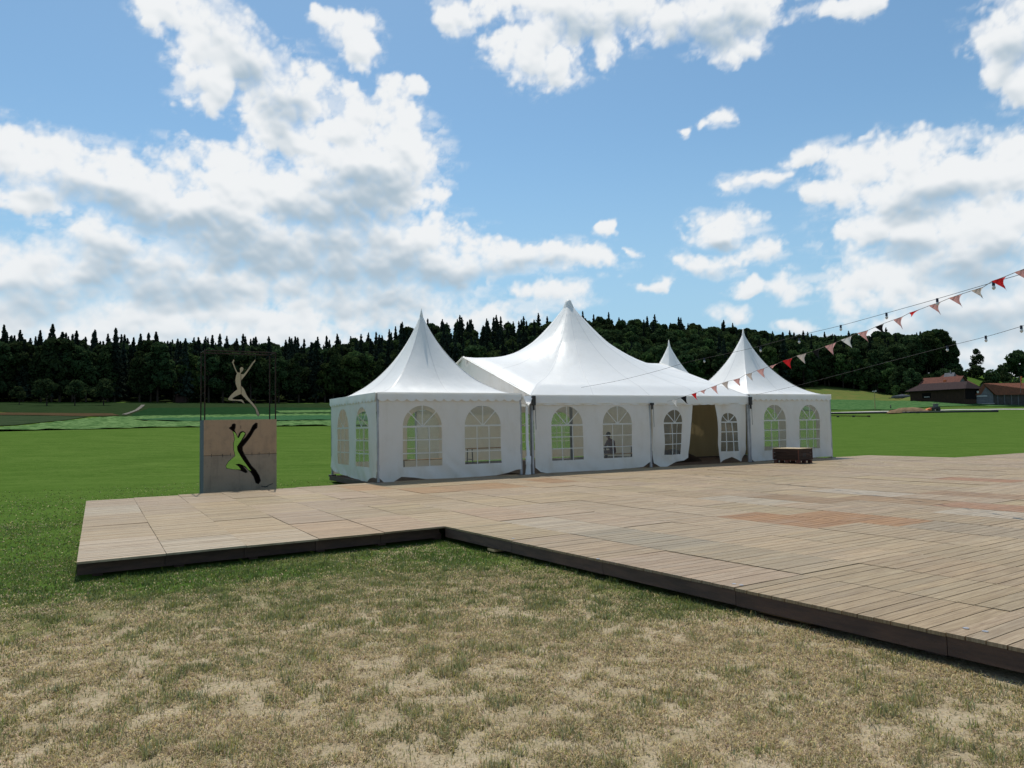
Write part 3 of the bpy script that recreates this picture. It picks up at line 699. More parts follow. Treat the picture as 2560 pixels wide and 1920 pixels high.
# ---- single trees and shrubs
small = [(crown_broad(400 + i, 6.0, 2.9, 900, 'broad', 0.42, 8), trunk_mesh(4.2, 0.16, 5, 30 + i)) for i in range(3)]
for i, (px, py, s, lab) in enumerate([(48, 1012, 0.72, 'small low fruit tree in the shaded meadow, leftmost of the four'), (117, 1015, 1.0, 'wide-crowned fruit tree in the shaded meadow, second from the left edge'),
                                      (187, 1015, 0.98, 'round fruit tree in the shaded meadow, third from the left edge'), (259, 1014, 1.05, 'fruit tree nearest the gravel track, in the shaded meadow')]):
    P = on_land(px, py); tree('fruit_tree', 'broad', i, P[0], P[1], s * 1.15, lab, 'fruit trees before the wood', meshes=small[i % 3])
P = on_land(2243, 997); tree('young_tree', 'light', 0, P[0], P[1], 0.9, 'small pale green tree standing left of the dark barn', meshes=(crown_broad(430, 6.5, 2.4, 700, 'broad_light', 0.3, 7), trunk_mesh(4.5, 0.12, 3, 9)))
def tall(px, base_y, top_y, r, kind, label, w, seed, name, n=1800, key='broad', base=0.05, lobes=14):
    B = on_land(px, base_y); r = min(hypot(B[0], B[1]), r + 60); B = at(px, base_y, r); B[2] = hz(B[0], B[1]); T_ = at(px, top_y, r); h = T_[2] - B[2]; w *= r / 400
    return tree(name, kind, 0, B[0], B[1], 1.0, label, meshes=(crown_broad(seed, h, w, n, key, base, lobes), trunk_mesh(h * 0.85, 0.35, 4, seed)), z=B[2])
tall(2443, 930, 872, 430, 'broad', 'tall narrow tree standing alone on the skyline behind the farm', 3.0, 501, 'column_tree', n=2600, lobes=30)
tall(2548, 936, 880, 440, 'broad', 'large dark round tree on the skyline at the right edge', 6.5, 502, 'broadleaf_tree', 3000)
tall(2505, 940, 914, 440, 'broad', 'small dark tree beside the large round skyline tree', 3.0, 503, 'broadleaf_tree', 900)
tall(2321, 962, 937, 385, 'spruce', 'small dark tree behind the barn roof, before the hedge', 2.8, 504, 'broadleaf_tree', 900)
tall(2436, 944, 917, 410, 'broad', 'bulky green shrub rising from the hedge below the tall narrow tree', 4.0, 505, 'hedge_shrub', 1400, 'broad', 0.02)
for i, (px, by, ty, r, w, nm, lab) in enumerate([
        (2360, 950, 925, 405, 4.3, 'hedge', 'dense dark hedge on the slope behind the barn, left end'), (2393, 951, 928, 405, 4.3, 'hedge', 'dense dark hedge behind the barn, between the pale meadow and the tall shrub'),
        (2475, 953, 929, 405, 4.3, 'hedge', 'dense dark hedge on the slope right of the tall shrub'), (2510, 954, 931, 405, 4.3, 'hedge', 'dense dark hedge on the slope, rightmost stretch'),
        (2300, 922, 911, 440, 4.3, 'hedge', 'upper hedge on the slope by the corner of the wood'), (2345, 925, 914, 440, 4.3, 'hedge', 'upper hedge on the slope, middle stretch above the pale meadow'), (2385, 928, 916, 440, 4.3, 'hedge', 'upper hedge on the slope, right end below the skyline'),
        (2470, 968, 955, 375, 3.2, 'shrub', 'low dark shrub behind the farmhouse roof on the right'), (2545, 972, 945, 350, 4.0, 'shrub', 'dark leafy shrub at the right edge behind the red-roofed shed'), (2512, 972, 958, 360, 3.0, 'shrub', 'dark shrub behind the shed roof ridge')]):
    tall(px, by, ty, r, 'broad', lab, w, 520 + i, nm, 1300, 'broad', 0.0, 12)
# nearer trees at the right-hand foot of the wood
for i, (px, by, ty, w, key) in enumerate([(2135, 969, 905, 5.0, 'broad'), (2165, 975, 900, 5.4, 'broad_light'), (2195, 980, 895, 5.6, 'broad'), (2225, 984, 905, 5.0, 'broad_light'), (2255, 984, 915, 5.0, 'broad'), (2280, 984, 922, 4.4, 'broad'), (2030, 968, 940, 3.0, 'broad')]):
    tall(px, by, ty, 385, 'broad', ['full dark tree where the hillside wood bulges into the meadow, leftmost', 'paler full tree second along the bulge of the wood', 'tallest dark tree in the bulge of the wood left of the barn', 'paler tree in the bulge of the wood above the small young tree',
        'dark tree at the edge of the wood just left of the barn roof', 'dark tree behind the left end of the barn roof', 'low dark bush at the wood edge beside the right-hand tent'][i], w, 560 + i, 'broadleaf_tree', 2200, key, 0.04, 16)

# ================================================================ farm in the distance
M['barnwood'] = mat('dark_barn_boards', (0.060, 0.036, 0.024), 0.85, 0.1, color2=(0.038, 0.024, 0.018), vscale=2, stretch=(3, 3, 0.2))
M['darkroof'] = mat('dark_roof_tiles', (0.050, 0.036, 0.036), 0.95, 0.02, color2=(0.036, 0.027, 0.028), vscale=2)
M['redroof'] = mat('red_roof_tiles', (0.21, 0.088, 0.058), 0.95, 0.02, color2=(0.15, 0.068, 0.048), vscale=1.2)
M['oldred'] = mat('faded_red_tiles', (0.145, 0.066, 0.050), 0.95, 0.02, color2=(0.10, 0.050, 0.042), vscale=1.2)
M['greywall'] = mat('grey_plaster', (0.16, 0.165, 0.18), 0.85, 0.1, var=0.25, vscale=1)
M['darkgrey'] = mat('dark_grey_boards', (0.075, 0.07, 0.068), 0.85, 0.1, var=0.3, vscale=1)
M['whitepaint'] = mat('white_paint', (0.62, 0.63, 0.64), 0.6, 0.2)
M['bluewrap'] = mat('blue_tarpaulin', (0.020, 0.040, 0.065), 0.9, 0.05, var=0.3)
M['orange'] = mat('orange_paint', (0.60, 0.14, 0.03), 0.5, 0.4)
M['dirt'] = mat('heaped_earth', (0.21, 0.145, 0.085), 0.95, 0.02, color2=(0.15, 0.105, 0.062), vscale=0.8, bump=0.6, bscale=2)
M['darkhole'] = mat('dark_opening', (0.012, 0.010, 0.010), 0.9, 0.05)
M['concrete'] = mat('pale_concrete', (0.42, 0.41, 0.39), 0.85, 0.1, var=0.2)
M['pipe'] = mat('dark_plastic_pipe', (0.035, 0.035, 0.036), 0.5, 0.3)
M['planks'] = mat('brown_timber', (0.16, 0.10, 0.05), 0.8, 0.1, var=0.3)
def frame_from_px(x0, y0, x1, y1, r0, r1):
    A = on_land(x0, y0); rA = hypot(A[0], A[1]); B = at(x1, y1, rA + (r1 - r0)); d = B - A; return A, atan2(d[1], d[0]), float(np.hypot(d[0], d[1]))
def house(name, label, A, yaw, L, D, hw, hr, wallm, roofm, over=0.8, hip=0.0, cat='building'):
    """ridge along local x; front eave towards the viewer (-y)"""
    r = empty(name, (A[0], A[1], A[2]), yaw); tag(r, label, cat)
    for nm, lo, hi in (('wall', (0, 0, -3), (L, 0.25, hw)), ('wall', (0, D - 0.25, -3), (L, D, hw))):
        b = MB(); b.box(lo, hi); b.build(nm, wallm, r)
    for x in (0, L):
        b = MB(); s = 0.25 if x == 0 else -0.25
        b.add([(x, 0.25, -3), (x, D - 0.25, -3), (x, D - .25, hw), (x, D / 2, hr if not hip else hw + .2), (x, .25, hw), (x + s, .25, -3), (x + s, D - .25, -3), (x + s, D - .25, hw), (x + s, D / 2, hr if not hip else hw + .2), (x + s, .25, hw)],
              [(0, 1, 2, 3, 4), (9, 8, 7, 6, 5), (0, 5, 6, 1), (1, 6, 7, 2), (2, 7, 8, 3), (3, 8, 9, 4), (4, 9, 5, 0)]); b.build('gable_wall', wallm, r)
    sl = (hr - hw) / (D / 2); e = over
    for sgn in (0, 1):
        y0, y1 = (-e, D / 2) if sgn == 0 else (D + e, D / 2); z0 = hw - sl * e
        b = MB(); xs = (-e, L + e); h0, h1 = -e + hip, L + e - hip
        b.add([(xs[0], y0, z0), (xs[1], y0, z0), (h1, y1, hr), (h0, y1, hr), (xs[0], y0, z0 + .22), (xs[1], y0, z0 + .22), (h1, y1, hr + .22), (h0, y1, hr + .22)],
              [(0, 1, 2, 3), (7, 6, 5, 4), (0, 4, 5, 1), (1, 5, 6, 2), (2, 6, 7, 3), (3, 7, 4, 0)]); b.build('roof', roofm, r)
    if hip:
        for x, xr in ((-e, -e + hip), (L + e, L + e - hip)):
            b = MB(); b.add([(x, -e, hw - sl * e + .22), (x, D + e, hw - sl * e + .22), (xr, D / 2, hr + .22)], [(0, 1, 2)]); b.build('hip_roof', roofm, r)
    return r
# dark barn with its open end on the right
A, yaw, L = frame_from_px(2276, 1003, 2411, 1001.5, 330, 320)
bar = house('barn', 'long dark brown timber barn with a broad dark roof', A, yaw, L, 12, 4.4, 6.9, M['barnwood'], M['darkroof'], 1.4, hip=3.0)
for x0, x1, z0, z1, m, n in ((L * .235, L * .40, 0.9, 3.0, M['darkhole'], 'window_band'), (L * .27, L * .375, 1.25, 1.6, M['concrete'], 'railing')):
    b = MB(); b.box((x0, -0.12 if n == 'railing' else -.06, z0), (x1, 0.05, z1)); b.build(n, m, bar)
b = MB(); b.box((L - 0.1, 1, 0), (L + 0.15, 14, 5.2)); b.build('barn_doorway', M['darkhole'], bar)
for k in range(14):
    b = MB(); x = L * (k + .5) / 14; b.box((x - .09, -.05, 0), (x + .09, 0.0, 4.0)); b.build('batten', M['barnwood'], bar)
# farmhouse behind the barn
A, yaw, L = frame_from_px(2303, 985, 2395, 982, 352, 346)
fh = house('farmhouse', 'farmhouse wing with a faded red tiled roof behind the dark barn', A, yaw, L, 9, 4.0, 6.9, M['greywall'], M['oldred'], 0.8)
b = MB(); b.box((L * .60, 0.9, 4.7), (L * .66, 2.2, 5.5)); b.build('roof_patch', M['orange'], fh)
A, yaw, L = frame_from_px(2383, 985, 2440, 984, 350, 362)
gh = house('gabled_house', 'house with a steep dark red hipped roof and pale gable behind the barn', A, yaw + 0.15, 18, 11, 4.6, 9.0, M['greywall'], M['oldred'], 0.9, hip=5.0)
b = MB(); b.add([(-3.4, -1.4, 4.6), (2.6, -1.4, 4.6), (-.4, -1.4, 9.4), (-3.4, 3, 4.6), (2.6, 3, 4.6), (-.4, 3, 9.4)], [(0, 1, 2), (5, 4, 3), (0, 2, 5, 3), (1, 4, 5, 2), (0, 3, 4, 1)]); gg = b.build('cross_gable', M['greywall'], gh)
b = MB(); b.box((-1.4, -1.5, 6.4), (.6, -1.41, 7.1)); b.build('window', M['whitepaint'], gg)
b = MB(); b.tube([(-.4, 0.5, 9.2), (-.4, 0.5, 10.6)], [.25, .12], 6); b.build('finial', M['concrete'], gg)
# shed with the red roof on the right
A, yaw, L = frame_from_px(2442, 1011, 2484, 1009.5, 300, 303)
b0 = at(2484, 1009.5, 296); yaw2 = yaw - 0.0
sh = empty('red_roofed_shed', (A[0], A[1], A[2]), yaw); tag(sh, 'grey shed with a red tiled roof at the right edge of the field', 'shed')
Lr = 26.0; Wd = L; hw, hr = 3.9, 8.0
b = MB(); b.add([(0, 0, -2), (Wd, 0, -2), (Wd, 0, hw), (Wd * .42, 0, hr), (0, 0, hw)], [(0, 1, 2, 3, 4)]); b.add([(0, .3, -2), (Wd, .3, -2), (Wd, .3, hw), (Wd * .42, .3, hr), (0, .3, hw)], [(4, 3, 2, 1, 0)]); b.build('gable_wall', M['greywall'], sh)
b = MB(); b.box((0.25, -.12, 0), (Wd * .60, 0, 3.0)); gd = b.build('garage_door', M['greywall'], sh)
b = MB(); b.box((0.1, -.25, 3.05), (Wd * .62, 0.02, 3.35)); b.build('lintel', M['whitepaint'], sh)
b = MB(); b.box((-.2, -.3, 0.0), (Wd + .2, -.02, .25)); b.build('plinth', M['concrete'], sh)
ang = -0.55; dx, dy = cos(ang + .38), sin(ang + .38)
for nm, a0, a1 in (('wall', (Wd, 0.3), (Wd + Lr * dx, 0.3 + Lr * abs(dy) * .35)),):
    b = MB(); b.add([(a0[0], a0[1], -2), (a1[0], a1[1], -2), (a1[0], a1[1], hw - .2), (a0[0], a0[1], hw - .2)], [(0, 1, 2, 3)]); b.add([(a0[0], a0[1] + .3, -2), (a1[0], a1[1] + .3, -2), (a1[0], a1[1] + .3, hw - .2), (a0[0], a0[1] + .3, hw - .2)], [(3, 2, 1, 0)]); w_ = b.build(nm, M['darkgrey'], sh)
    for k in range(9):
        q = MB(); t = (k + .7) / 9.6; x = a0[0] + (a1[0] - a0[0]) * t; y = a0[1] + (a1[1] - a0[1]) * t
        q.box((x - .14, y - .1, -1), (x + .14, y + .02, hw - .3)); q.build('post', M['greywall'], sh)
xr, yr = Wd * .42, 5.0; ex, ey = Wd + .4 + Lr * dx, Lr * abs(dy) * .35
b = MB(); P = [(Wd + .7, -.6, hw - .45), (ex, ey - .6, hw - .45), (ex - Wd * .5, ey + 5, hr), (xr, 0 - .5, hr)]
b.add(P + [(x, y, z + .2) for x, y, z in P], [(0, 1, 2, 3), (7, 6, 5, 4), (0, 4, 5, 1), (1, 5, 6, 2), (2, 6, 7, 3), (3, 7, 4, 0)]); b.build('roof', M['redroof'], sh)
b = MB(); P = [(-.6, -.6, hw - .4), (xr, -.5, hr), (ex - Wd * .5, ey + 5, hr), (ex - Wd - 3, ey + 9, hw - .4)]
b.add(P + [(x, y, z + .2) for x, y, z in P], [(0, 1, 2, 3), (7, 6, 5, 4), (0, 4, 5, 1), (1, 5, 6, 2), (2, 6, 7, 3), (3, 7, 4, 0)]); b.build('roof', M['redroof'], sh)
b = MB(); b.tube([(0.2, -.9, hw + .9), (.2, -.3, hw + 1.1), (.2, 0, hw + 1.2)], [.45, .3, .05], 8); b.build('lamp', M['whitepaint'], sh)

def lump(name, label, cat, px0, px1, base, top, r, m, seed, depth=4.0, kind=None):
    A = at(px0, base, r); B = at(px1, base, r); w = float(np.hypot(*(B - A)[:2])); h = at((px0 + px1) / 2, top, r)[2] - A[2]
    n = 34; k = 12; V = []; F = []
    for j in range(k):
        for i in range(n):
            s = i / (n - 1); t = j / (k - 1); e = (sin(pi * s) ** 0.55) * (sin(pi * t) ** 0.7)
            z = h * e * (0.72 + 0.5 * float(fbm(np.array([s * 5]), np.array([t * 3]), seed, 4)[0])); V.append((w * s, depth * (t - .3), z - .3))
    for j in range(k - 1):
        for i in range(n - 1): F.append((j * n + i, j * n + i + 1, (j + 1) * n + i + 1, (j + 1) * n + i))
    o = mesh_obj(name, V, F, m, None, True); o.location = A; o.rotation_euler = (0, 0, atan2(B[1] - A[1], B[0] - A[0]))
    return tag(o, label, cat, kind=kind)
lump('earth_heap', 'long heap of brown earth beside the far road', 'earth heap', 2216, 2326, 1031, 1016, 292, M['dirt'], 4, 6.0)
# things lying by the road
def site_box(name, label, cat, x0, x1, y0, y1, r, m, depth, parts=()):
    A = at(x0, y1, r); B = at(x1, y1, r); L = float(np.hypot(*(B - A)[:2])); h = at(x0, y0, r)[2] - A[2]
    e = empty(name, tuple(A), atan2(B[1] - A[1], B[0] - A[0])); tag(e, label, cat); return e, L, h
e, L, h = site_box('drain_pipe', 'long dark pipe lying in the grass before the far road', 'pipe', 2060, 2492, 1031, 1034.5, 283, None, 1)
A = at(2060, 1034.5, 283); B = at(2490, 1028.5, 283); pts = []
for k in range(13):
    t = k / 12; p = on_land(2060 + 430 * t, 1036.0 - 5.8 * t); pts.append(p + np.array([0, 0, 0.28]))
e.location = (0, 0, 0); e.rotation_euler = (0, 0, 0)
b = MB(); b.tube(pts, 0.30, 8); b.build('pipe_run', M['pipe'], e)
b = MB(); b.tube([pts[-1] + np.array([-1.5, 0, 0]), pts[-1] + np.array([.6, 0, 0])], .5, 8); b.build('pipe_socket', M['black'], e)
for k, (x0, x1) in enumerate(((2262, 2270), (2288, 2294))):
    b = MB(); P = on_land(x0, 1033.2); b.box((P[0], P[1] - .8, P[2]), (P[0] + 1.3, P[1], P[2] + .55)); b.build('pipe_block', M['black'], e)
e2 = empty('timber_rail', (0, 0, 0)); tag(e2, 'low brown timber rail on dark blocks in the grass beside the right-hand tent', 'rail')
q0 = on_land(2050, 1041.5); q1 = on_land(2176, 1043.2)
b = MB(); b.bar(q0 + np.array([0, 0, .32]), q1 + np.array([0, 0, .32]), .25, .3); b.build('rail', M['planks'], e2)
for x in (2094, 2133, 2171):
    P = on_land(x, 1042.8); b = MB(); b.box((P[0] - .32, P[1] - .5, P[2] - .1), (P[0] + .32, P[1] + .1, P[2] + .55)); b.build('block', M['black'], e2)
# yellow lamp pole with a cross arm
P = on_land(2188, 1024.5); zt = at(2188, 979, hypot(P[0], P[1]))[2]
lp = empty('lamp_pole', tuple(P)); tag(lp, 'tall thin yellowish pole with a pale cross arm in the far beet field', 'pole')
b = MB(); b.tube([(0, 0, -.3), (0, 0, zt - P[2])], [.17, .12], 6); b.build('pole', mat('yellowed_pole', (0.36, 0.29, 0.13), .7), lp)
b = MB(); b.box((-.75, -.15, zt - P[2] - .1), (.75, .15, zt - P[2] + .28)); b.box((.35, -.2, zt - P[2] + .28), (.8, .2, zt - P[2] + .5)); b.build('cross_arm', M['concrete'], lp)
# small dark post beside the heap
P = on_land(2227, 1023); dp = empty('marker_post', tuple(P)); tag(dp, 'short black post with a knob standing left of the earth heap', 'post')
b = MB(); b.tube([(0, 0, -.1), (0, 0, .5), (0, 0, .9), (0, 0, 1.05)], [.26, .24, .17, .10], 8); b.build('post', M['black'], dp)
b = MB(); b.tube([(0, 0, 1.05), (0, 0, 1.2), (0, 0, 1.45), (0, 0, 1.6)], [.06, .24, .24, .06], 8); b.build('knob', M['black'], dp)
# compactor machine with an orange plough blade right of the heap
P = on_land(2338, 1027); mc = empty('tipping_machine', tuple(P), -0.1); tag(mc, 'small dark machine with an orange blade at the right end of the earth heap', 'machine')
b = MB(); b.box((-1.4, -.8, .35), (1.5, .8, 1.3)); b.build('body', M['darkgrey'], mc, bevel=.15)
b = MB(); b.box((-.4, -.7, 1.3), (.9, .7, 2.3)); b.box((-.6, -.85, 2.3), (1.1, .85, 2.45)); b.build('cab', M['greywall'], mc, bevel=.1)
b = MB(); b.add([(-3.4, -1, .1), (-1.6, -1, .1), (-1.6, -1, 1.0), (-2.8, -1, .7), (-3.4, 1, .1), (-1.6, 1, .1), (-1.6, 1, 1.0), (-2.8, 1, .7)], [(0, 1, 2, 3), (7, 6, 5, 4), (0, 4, 5, 1), (1, 5, 6, 2), (2, 6, 7, 3), (3, 7, 4, 0)]); b.build('blade', M['orange'], mc)
for x, y in ((-.9, -.8), (1.0, -.8), (-.9, .8), (1.0, .8)):
    b = MB(); b.tube([(x, y - .18, .42), (x, y + .18, .42)], .45, 12); b.build('wheel', M['black'], mc)
for dx_ in (-.4, 0.6, 1.5):
    b = MB(); b.tube([(dx_, .3, 2.2), (dx_ + .4, .2, 2.9)], [.05, .05], 5); b.build('rod', M['darkgrey'], mc)
# covered trailer, white van and pallets in front of the barn
P = on_land(2332, 1004); cv = empty('covered_trailer', tuple(P), -0.02); tag(cv, 'flat trailer under blue tarpaulin parked before the barn', 'trailer')
b = MB(); b.add([(0, 0, .5), (7.6, 0, .5), (7.2, .1, 1.5), (.8, .1, 1.7), (0, 2.2, .5), (7.6, 2.2, .5), (7.2, 2.1, 1.6), (.8, 2.1, 1.7)], [(0, 1, 2, 3), (7, 6, 5, 4), (0, 4, 5, 1), (1, 5, 6, 2), (2, 6, 7, 3), (3, 7, 4, 0)]); b.build('tarpaulin', M['bluewrap'], cv, bevel=.15)
b = MB(); b.box((0, .1, .3), (7.8, 2.1, .48)); b.build('bed', M['darkgrey'], cv)
for x in (1.5, 6.0):
    b = MB(); b.tube([(x, -.1, .35), (x, .2, .35)], .38, 12); b.build('wheel', M['black'], cv)
P = on_land(2368, 1003.6); wv = empty('small_white_car', tuple(P), 0.0); tag(wv, 'small white car at the end of the blue trailer before the barn', 'car')
b = MB(); b.add([(0, 0, .3), (3.6, 0, .3), (3.5, 0, .85), (2.8, .1, .95), (2.3, .15, 1.4), (.8, .15, 1.4), (.2, 0, .9), (0, 1.6, .3), (3.6, 1.6, .3), (3.5, 1.6, .85), (2.8, 1.5, .95), (2.3, 1.45, 1.4), (.8, 1.45, 1.4), (.2, 1.6, .9)],
                [(0, 1, 2, 3, 4, 5, 6), (13, 12, 11, 10, 9, 8, 7)] + [(i, i + 7, (i + 1) % 7 + 7, (i + 1) % 7) for i in range(7)]); b.build('body', M['whitepaint'], wv, bevel=.06)
b = MB(); b.box((.9, .10, .95), (2.2, .16, 1.3)); b.build('window', M['darkhole'], wv)
for x in (.7, 2.9):
    b = MB(); b.tube([(x, -.05, .32), (x, .2, .32)], .32, 12); b.build('wheel', M['black'], wv)
P = on_land(2250, 998); bt = empty('boat_on_trailer', tuple(P), 0.03); tag(bt, 'low pale covered boat on a trailer left of the barn', 'boat')
b = MB(); b.add([(-4, 0, .7), (4.6, -.9, .6), (4.6, .9, .6), (-3.6, 0, 1.3), (4.4, -1, 1.5), (4.4, 1, 1.5), (1, 0, 2.1)], [(0, 1, 2), (0, 3, 4, 1), (0, 2, 5, 3), (1, 4, 5, 2), (3, 6, 4), (4, 6, 5), (5, 6, 3)]); b.build('hull', M['greywall'], bt)
b = MB(); b.bar((-5, 0, .5), (4, 0, .5), .3); b.build('trailer_beam', M['darkgrey'], bt)
# wayside hut and pole at the wood's edge on the left
P = on_land(453, 1006); ht = empty('hunting_hut', tuple(P), .1); tag(ht, 'small dark wooden hut at the foot of the wood behind the sculpture', 'hut')
b = MB(); b.box((-1.6, -1.2, -.2), (1.6, 1.2, 2.1)); b.build('wall', mat('dull_reddish_boards', (.05, .026, .024), .9), ht)
b = MB(); b.add([(-1.9, -1.5, 2.05), (1.9, -1.5, 2.05), (1.9, 1.5, 2.6), (-1.9, 1.5, 2.6), (-1.9, -1.5, 2.2), (1.9, -1.5, 2.2), (1.9, 1.5, 2.75), (-1.9, 1.5, 2.75)], [(3, 2, 1, 0), (4, 5, 6, 7), (0, 1, 5, 4), (1, 2, 6, 5), (2, 3, 7, 6), (3, 0, 4, 7)]); b.build('roof', M['darkroof'], ht)
P = on_land(435, 1006); up = empty('utility_pole', tuple(P)); tag(up, 'slim wooden utility pole at the foot of the wood left of the sculpture', 'pole')
b = MB(); b.tube([(0, 0, -.3), (0, 0, 15.5)], [.16, .10], 6); b.build('pole', M['bark'], up)
b = MB(); b.box((-.8, -.06, 14.6), (.8, .06, 14.75)); b.build('cross_arm', M['planks'], up)
P = at(2551, 962, 330); fl = empty('orange_banner', tuple(P)); tag(fl, 'narrow orange banner at the right edge above the shed roof', 'banner')
b = MB(); b.tube([(0, 0, -3), (0, 0, 3.3)], .06, 6); b.build('pole', M['greywall'], fl)
b = MB(); b.add([(0, 0, -.3), (.75, .1, -.2), (.55, .2, 1.4), (.9, .1, 3.1), (0, 0, 3.2), (0, .05, -.3), (.75, .15, -.2), (.55, .25, 1.4), (.9, .15, 3.1), (0, .05, 3.2)], [(0, 1, 2, 3, 4), (9, 8, 7, 6, 5)] + [(i, i + 5, (i + 1) % 5 + 5, (i + 1) % 5) for i in range(5)]); b.build('cloth', M['orange'], fl)

# ================================================================ wooden deck
deck = empty('wooden_deck', (0, 0, 0)); tag(deck, 'large low deck of weathered plank panels on the lawn before the tents', 'deck')
PW_, PL_ = 1.026, 1.95
SPECIAL = [((2066, 1293), (0.43, 0.245, 0.115)), ((2108, 1246), (0.40, 0.270, 0.150)), ((2030, 1243), (0.38, 0.265, 0.155)), ((2501, 1240), (0.40, 0.255, 0.145)), ((2400, 1238), (0.38, 0.26, 0.16)),
           ((2501, 1199), (0.42, 0.235, 0.130)), ((2543, 1264), (0.42, 0.250, 0.150)), ((1400, 1206), (0.42, 0.265, 0.145)), ((2213, 1233), (0.53, 0.47, 0.40)),
           ((1888, 1256), (0.50, 0.44, 0.36)), ((2449, 1288), (0.52, 0.46, 0.385)), ((2422, 1330), (0.40, 0.335, 0.25)), ((1570, 1330), (0.40, 0.35, 0.27)), ((2000, 1300), (0.43, 0.245, 0.115)), ((2150, 1300), (0.43, 0.25, 0.12)),
           ((906, 1223), (0.49, 0.325, 0.185)), ((1062, 1220), (0.46, 0.305, 0.170)), ((1160, 1217), (0.43, 0.295, 0.175)), ((1242, 1212), (0.44, 0.285, 0.155)), ((1206, 1278), (0.50, 0.375, 0.265)), ((808, 1314), (0.50, 0.37, 0.25)), ((971, 1303), (0.47, 0.35, 0.24)),
           ((700, 1330), (0.54, 0.45, 0.34)), ((500, 1360), (0.56, 0.48, 0.38)), ((300, 1375), (0.56, 0.47, 0.37)), ((280, 1280), (0.53, 0.46, 0.365)), ((1340, 1302), (0.50, 0.43, 0.34)), ((1700, 1380), (0.44, 0.365, 0.26)), ((1050, 1310), (0.50, 0.38, 0.27))]
SP = [(deck_uv(*gp(*p)[:2]), tuple(q * t for q, t in zip((0.67, 0.645, 0.58), c))) for p, c in SPECIAL]
def vback(u): return 9.7 + 0.11 * float(np.clip(u + 5.13, 0, 8))
panels = []
rdk = random.Random(5)
cols = [(-5.13 + i * PW_, -5.13 + (i + 1) * PW_) for i in range(5)] + [(i * PW_, (i + 1) * PW_) for i in range(0, 40)]
for ci, (u0, u1) in enumerate(cols):
    top = vback(u0) if u0 < 25.6 else 6.2
    lo = 0.0 if u1 < 0.01 else -10.0
    off = rdk.choice([0, 0, -0.62, 0.55, 0.0])
    if u0 >= -0.01 and u0 < 3.2: off = 0.0
    cuts = [lo] + [k * PL_ + off for k in range(-8, 9) if lo + 0.35 < k * PL_ + off < top - 0.35] + [top]
    for v0, v1 in zip(cuts[:-1], cuts[1:]): panels.append((u0, u1, v0, v1))
def in_frame(x, y, m=60):
    k = np.array([x, y, DZ]) - CAM
    if k @ FWD < 1.0: return False
    px, py = proj((x, y, DZ)); return -m < px < 2560 + m and py < 1920 + m
def plank_quads(pn, rd, zc, tint):
    u0, u1, v0, v1 = pn; n = max(2, int(round((v1 - v0) / 0.1395)))
    out = []
    tilt = rd.uniform(-.0025, .0025), rd.uniform(-.0025, .0025)
    for k in range(n):
        a = v0 + (v1 - v0) * k / n; b = v0 + (v1 - v0) * (k + 1) / n
        g = 0.0030 + rd.random() * 0.0035; e0 = 0.0015 + rd.random() * .003
        ga = g if k else 0.005; gb = g if k < n - 1 else 0.005
        uu = (u0 + e0, u1 - e0, u1 - e0, u0 + e0); vv = (a + ga, a + ga, b - gb, b - gb)
        x, y = deck_xy(np.array(uu), np.array(vv)); z = DZ + zc + rd.uniform(-.0012, .0012)
        t = rd.uniform(0.91, 1.07); w = rd.uniform(-.02, .02)
        zz = [z + tilt[0] * (1 if i in (1, 2) else -1) + tilt[1] * (k / n - .5) * 2 for i in range(4)]
        top = [(x[i], y[i], zz[i]) for i in range(4)]; bot = [(x[i], y[i], zz[i] - .028) for i in range(4)]
        fs = [(0, 1, 2, 3), (0, 4, 5, 1), (1, 5, 6, 2), (2, 6, 7, 3), (3, 7, 4, 0)]
        o1, o2 = rd.uniform(0, 60), rd.uniform(0, 60)
        L_ = u1 - u0; Wd = (v1 - v0) / n
        UV = [(o1, o2), (o1 + L_, o2), (o1 + L_, o2 + Wd), (o1, o2 + Wd)]
        uv = UV + [UV[0], UV[0], UV[1], UV[1], UV[1], UV[1], UV[2], UV[2], UV[2], UV[2], UV[3], UV[3], UV[3], UV[3], UV[0], UV[0]]
        col = (tint[0] * t * (1 + w), tint[1] * t, tint[2] * t * (1 - w), 1)
        out.append((top + bot, fs, uv, col))
    return out
vis = []
for pn in panels:
    cs = [deck_xy(u, v) for u in (pn[0], pn[1]) for v in (pn[2], pn[3])]
    seen = any(in_frame(float(x), float(y), 300) for x, y in cs)
    cx, cy = deck_xy((pn[0] + pn[1]) / 2, (pn[2] + pn[3]) / 2)
    if seen: vis.append((hypot(float(cx), float(cy)), pn))
vis.sort(key=lambda t: t[0]); npl = 0
for dist, pn in vis:
    rd = random.Random(int(pn[0] * 1000) * 7 + int(pn[2] * 1000))
    tint = np.array([0.322, 0.247, 0.154]) * rd.uniform(0.92, 1.07) * np.array([1, rd.uniform(.98, 1.02), rd.uniform(.93, 1.07)])
    if dist < 9: tint = tint * 0.94
    for (su, sv), c in SP:
        if pn[0] <= su <= pn[1] and pn[2] <= sv <= pn[3]: tint = np.array(c)
    zc = rd.uniform(-.004, .004)
    Q = plank_quads(pn, rd, zc, tint)
    if npl + len(Q) <= 300:
        pe = empty('panel', (0, 0, 0), 0, deck)
        for V, F, uv, col in Q:
            mesh_obj('plank', V, F, M['deck'], pe, uv=uv, attrs={'tint': [col] * 8}); npl += 1
    else:
        V = []; F = []; UV = []; CC = []
        for v, f, uv, col in Q:
            o = len(V); V += v; F += [tuple(i + o for i in q) for q in f]; UV += uv; CC += [col] * 8
        o = mesh_obj('panel', V, F, M['deck'], deck, uv=UV, attrs={'tint': CC}); o['kind'] = 'stuff'
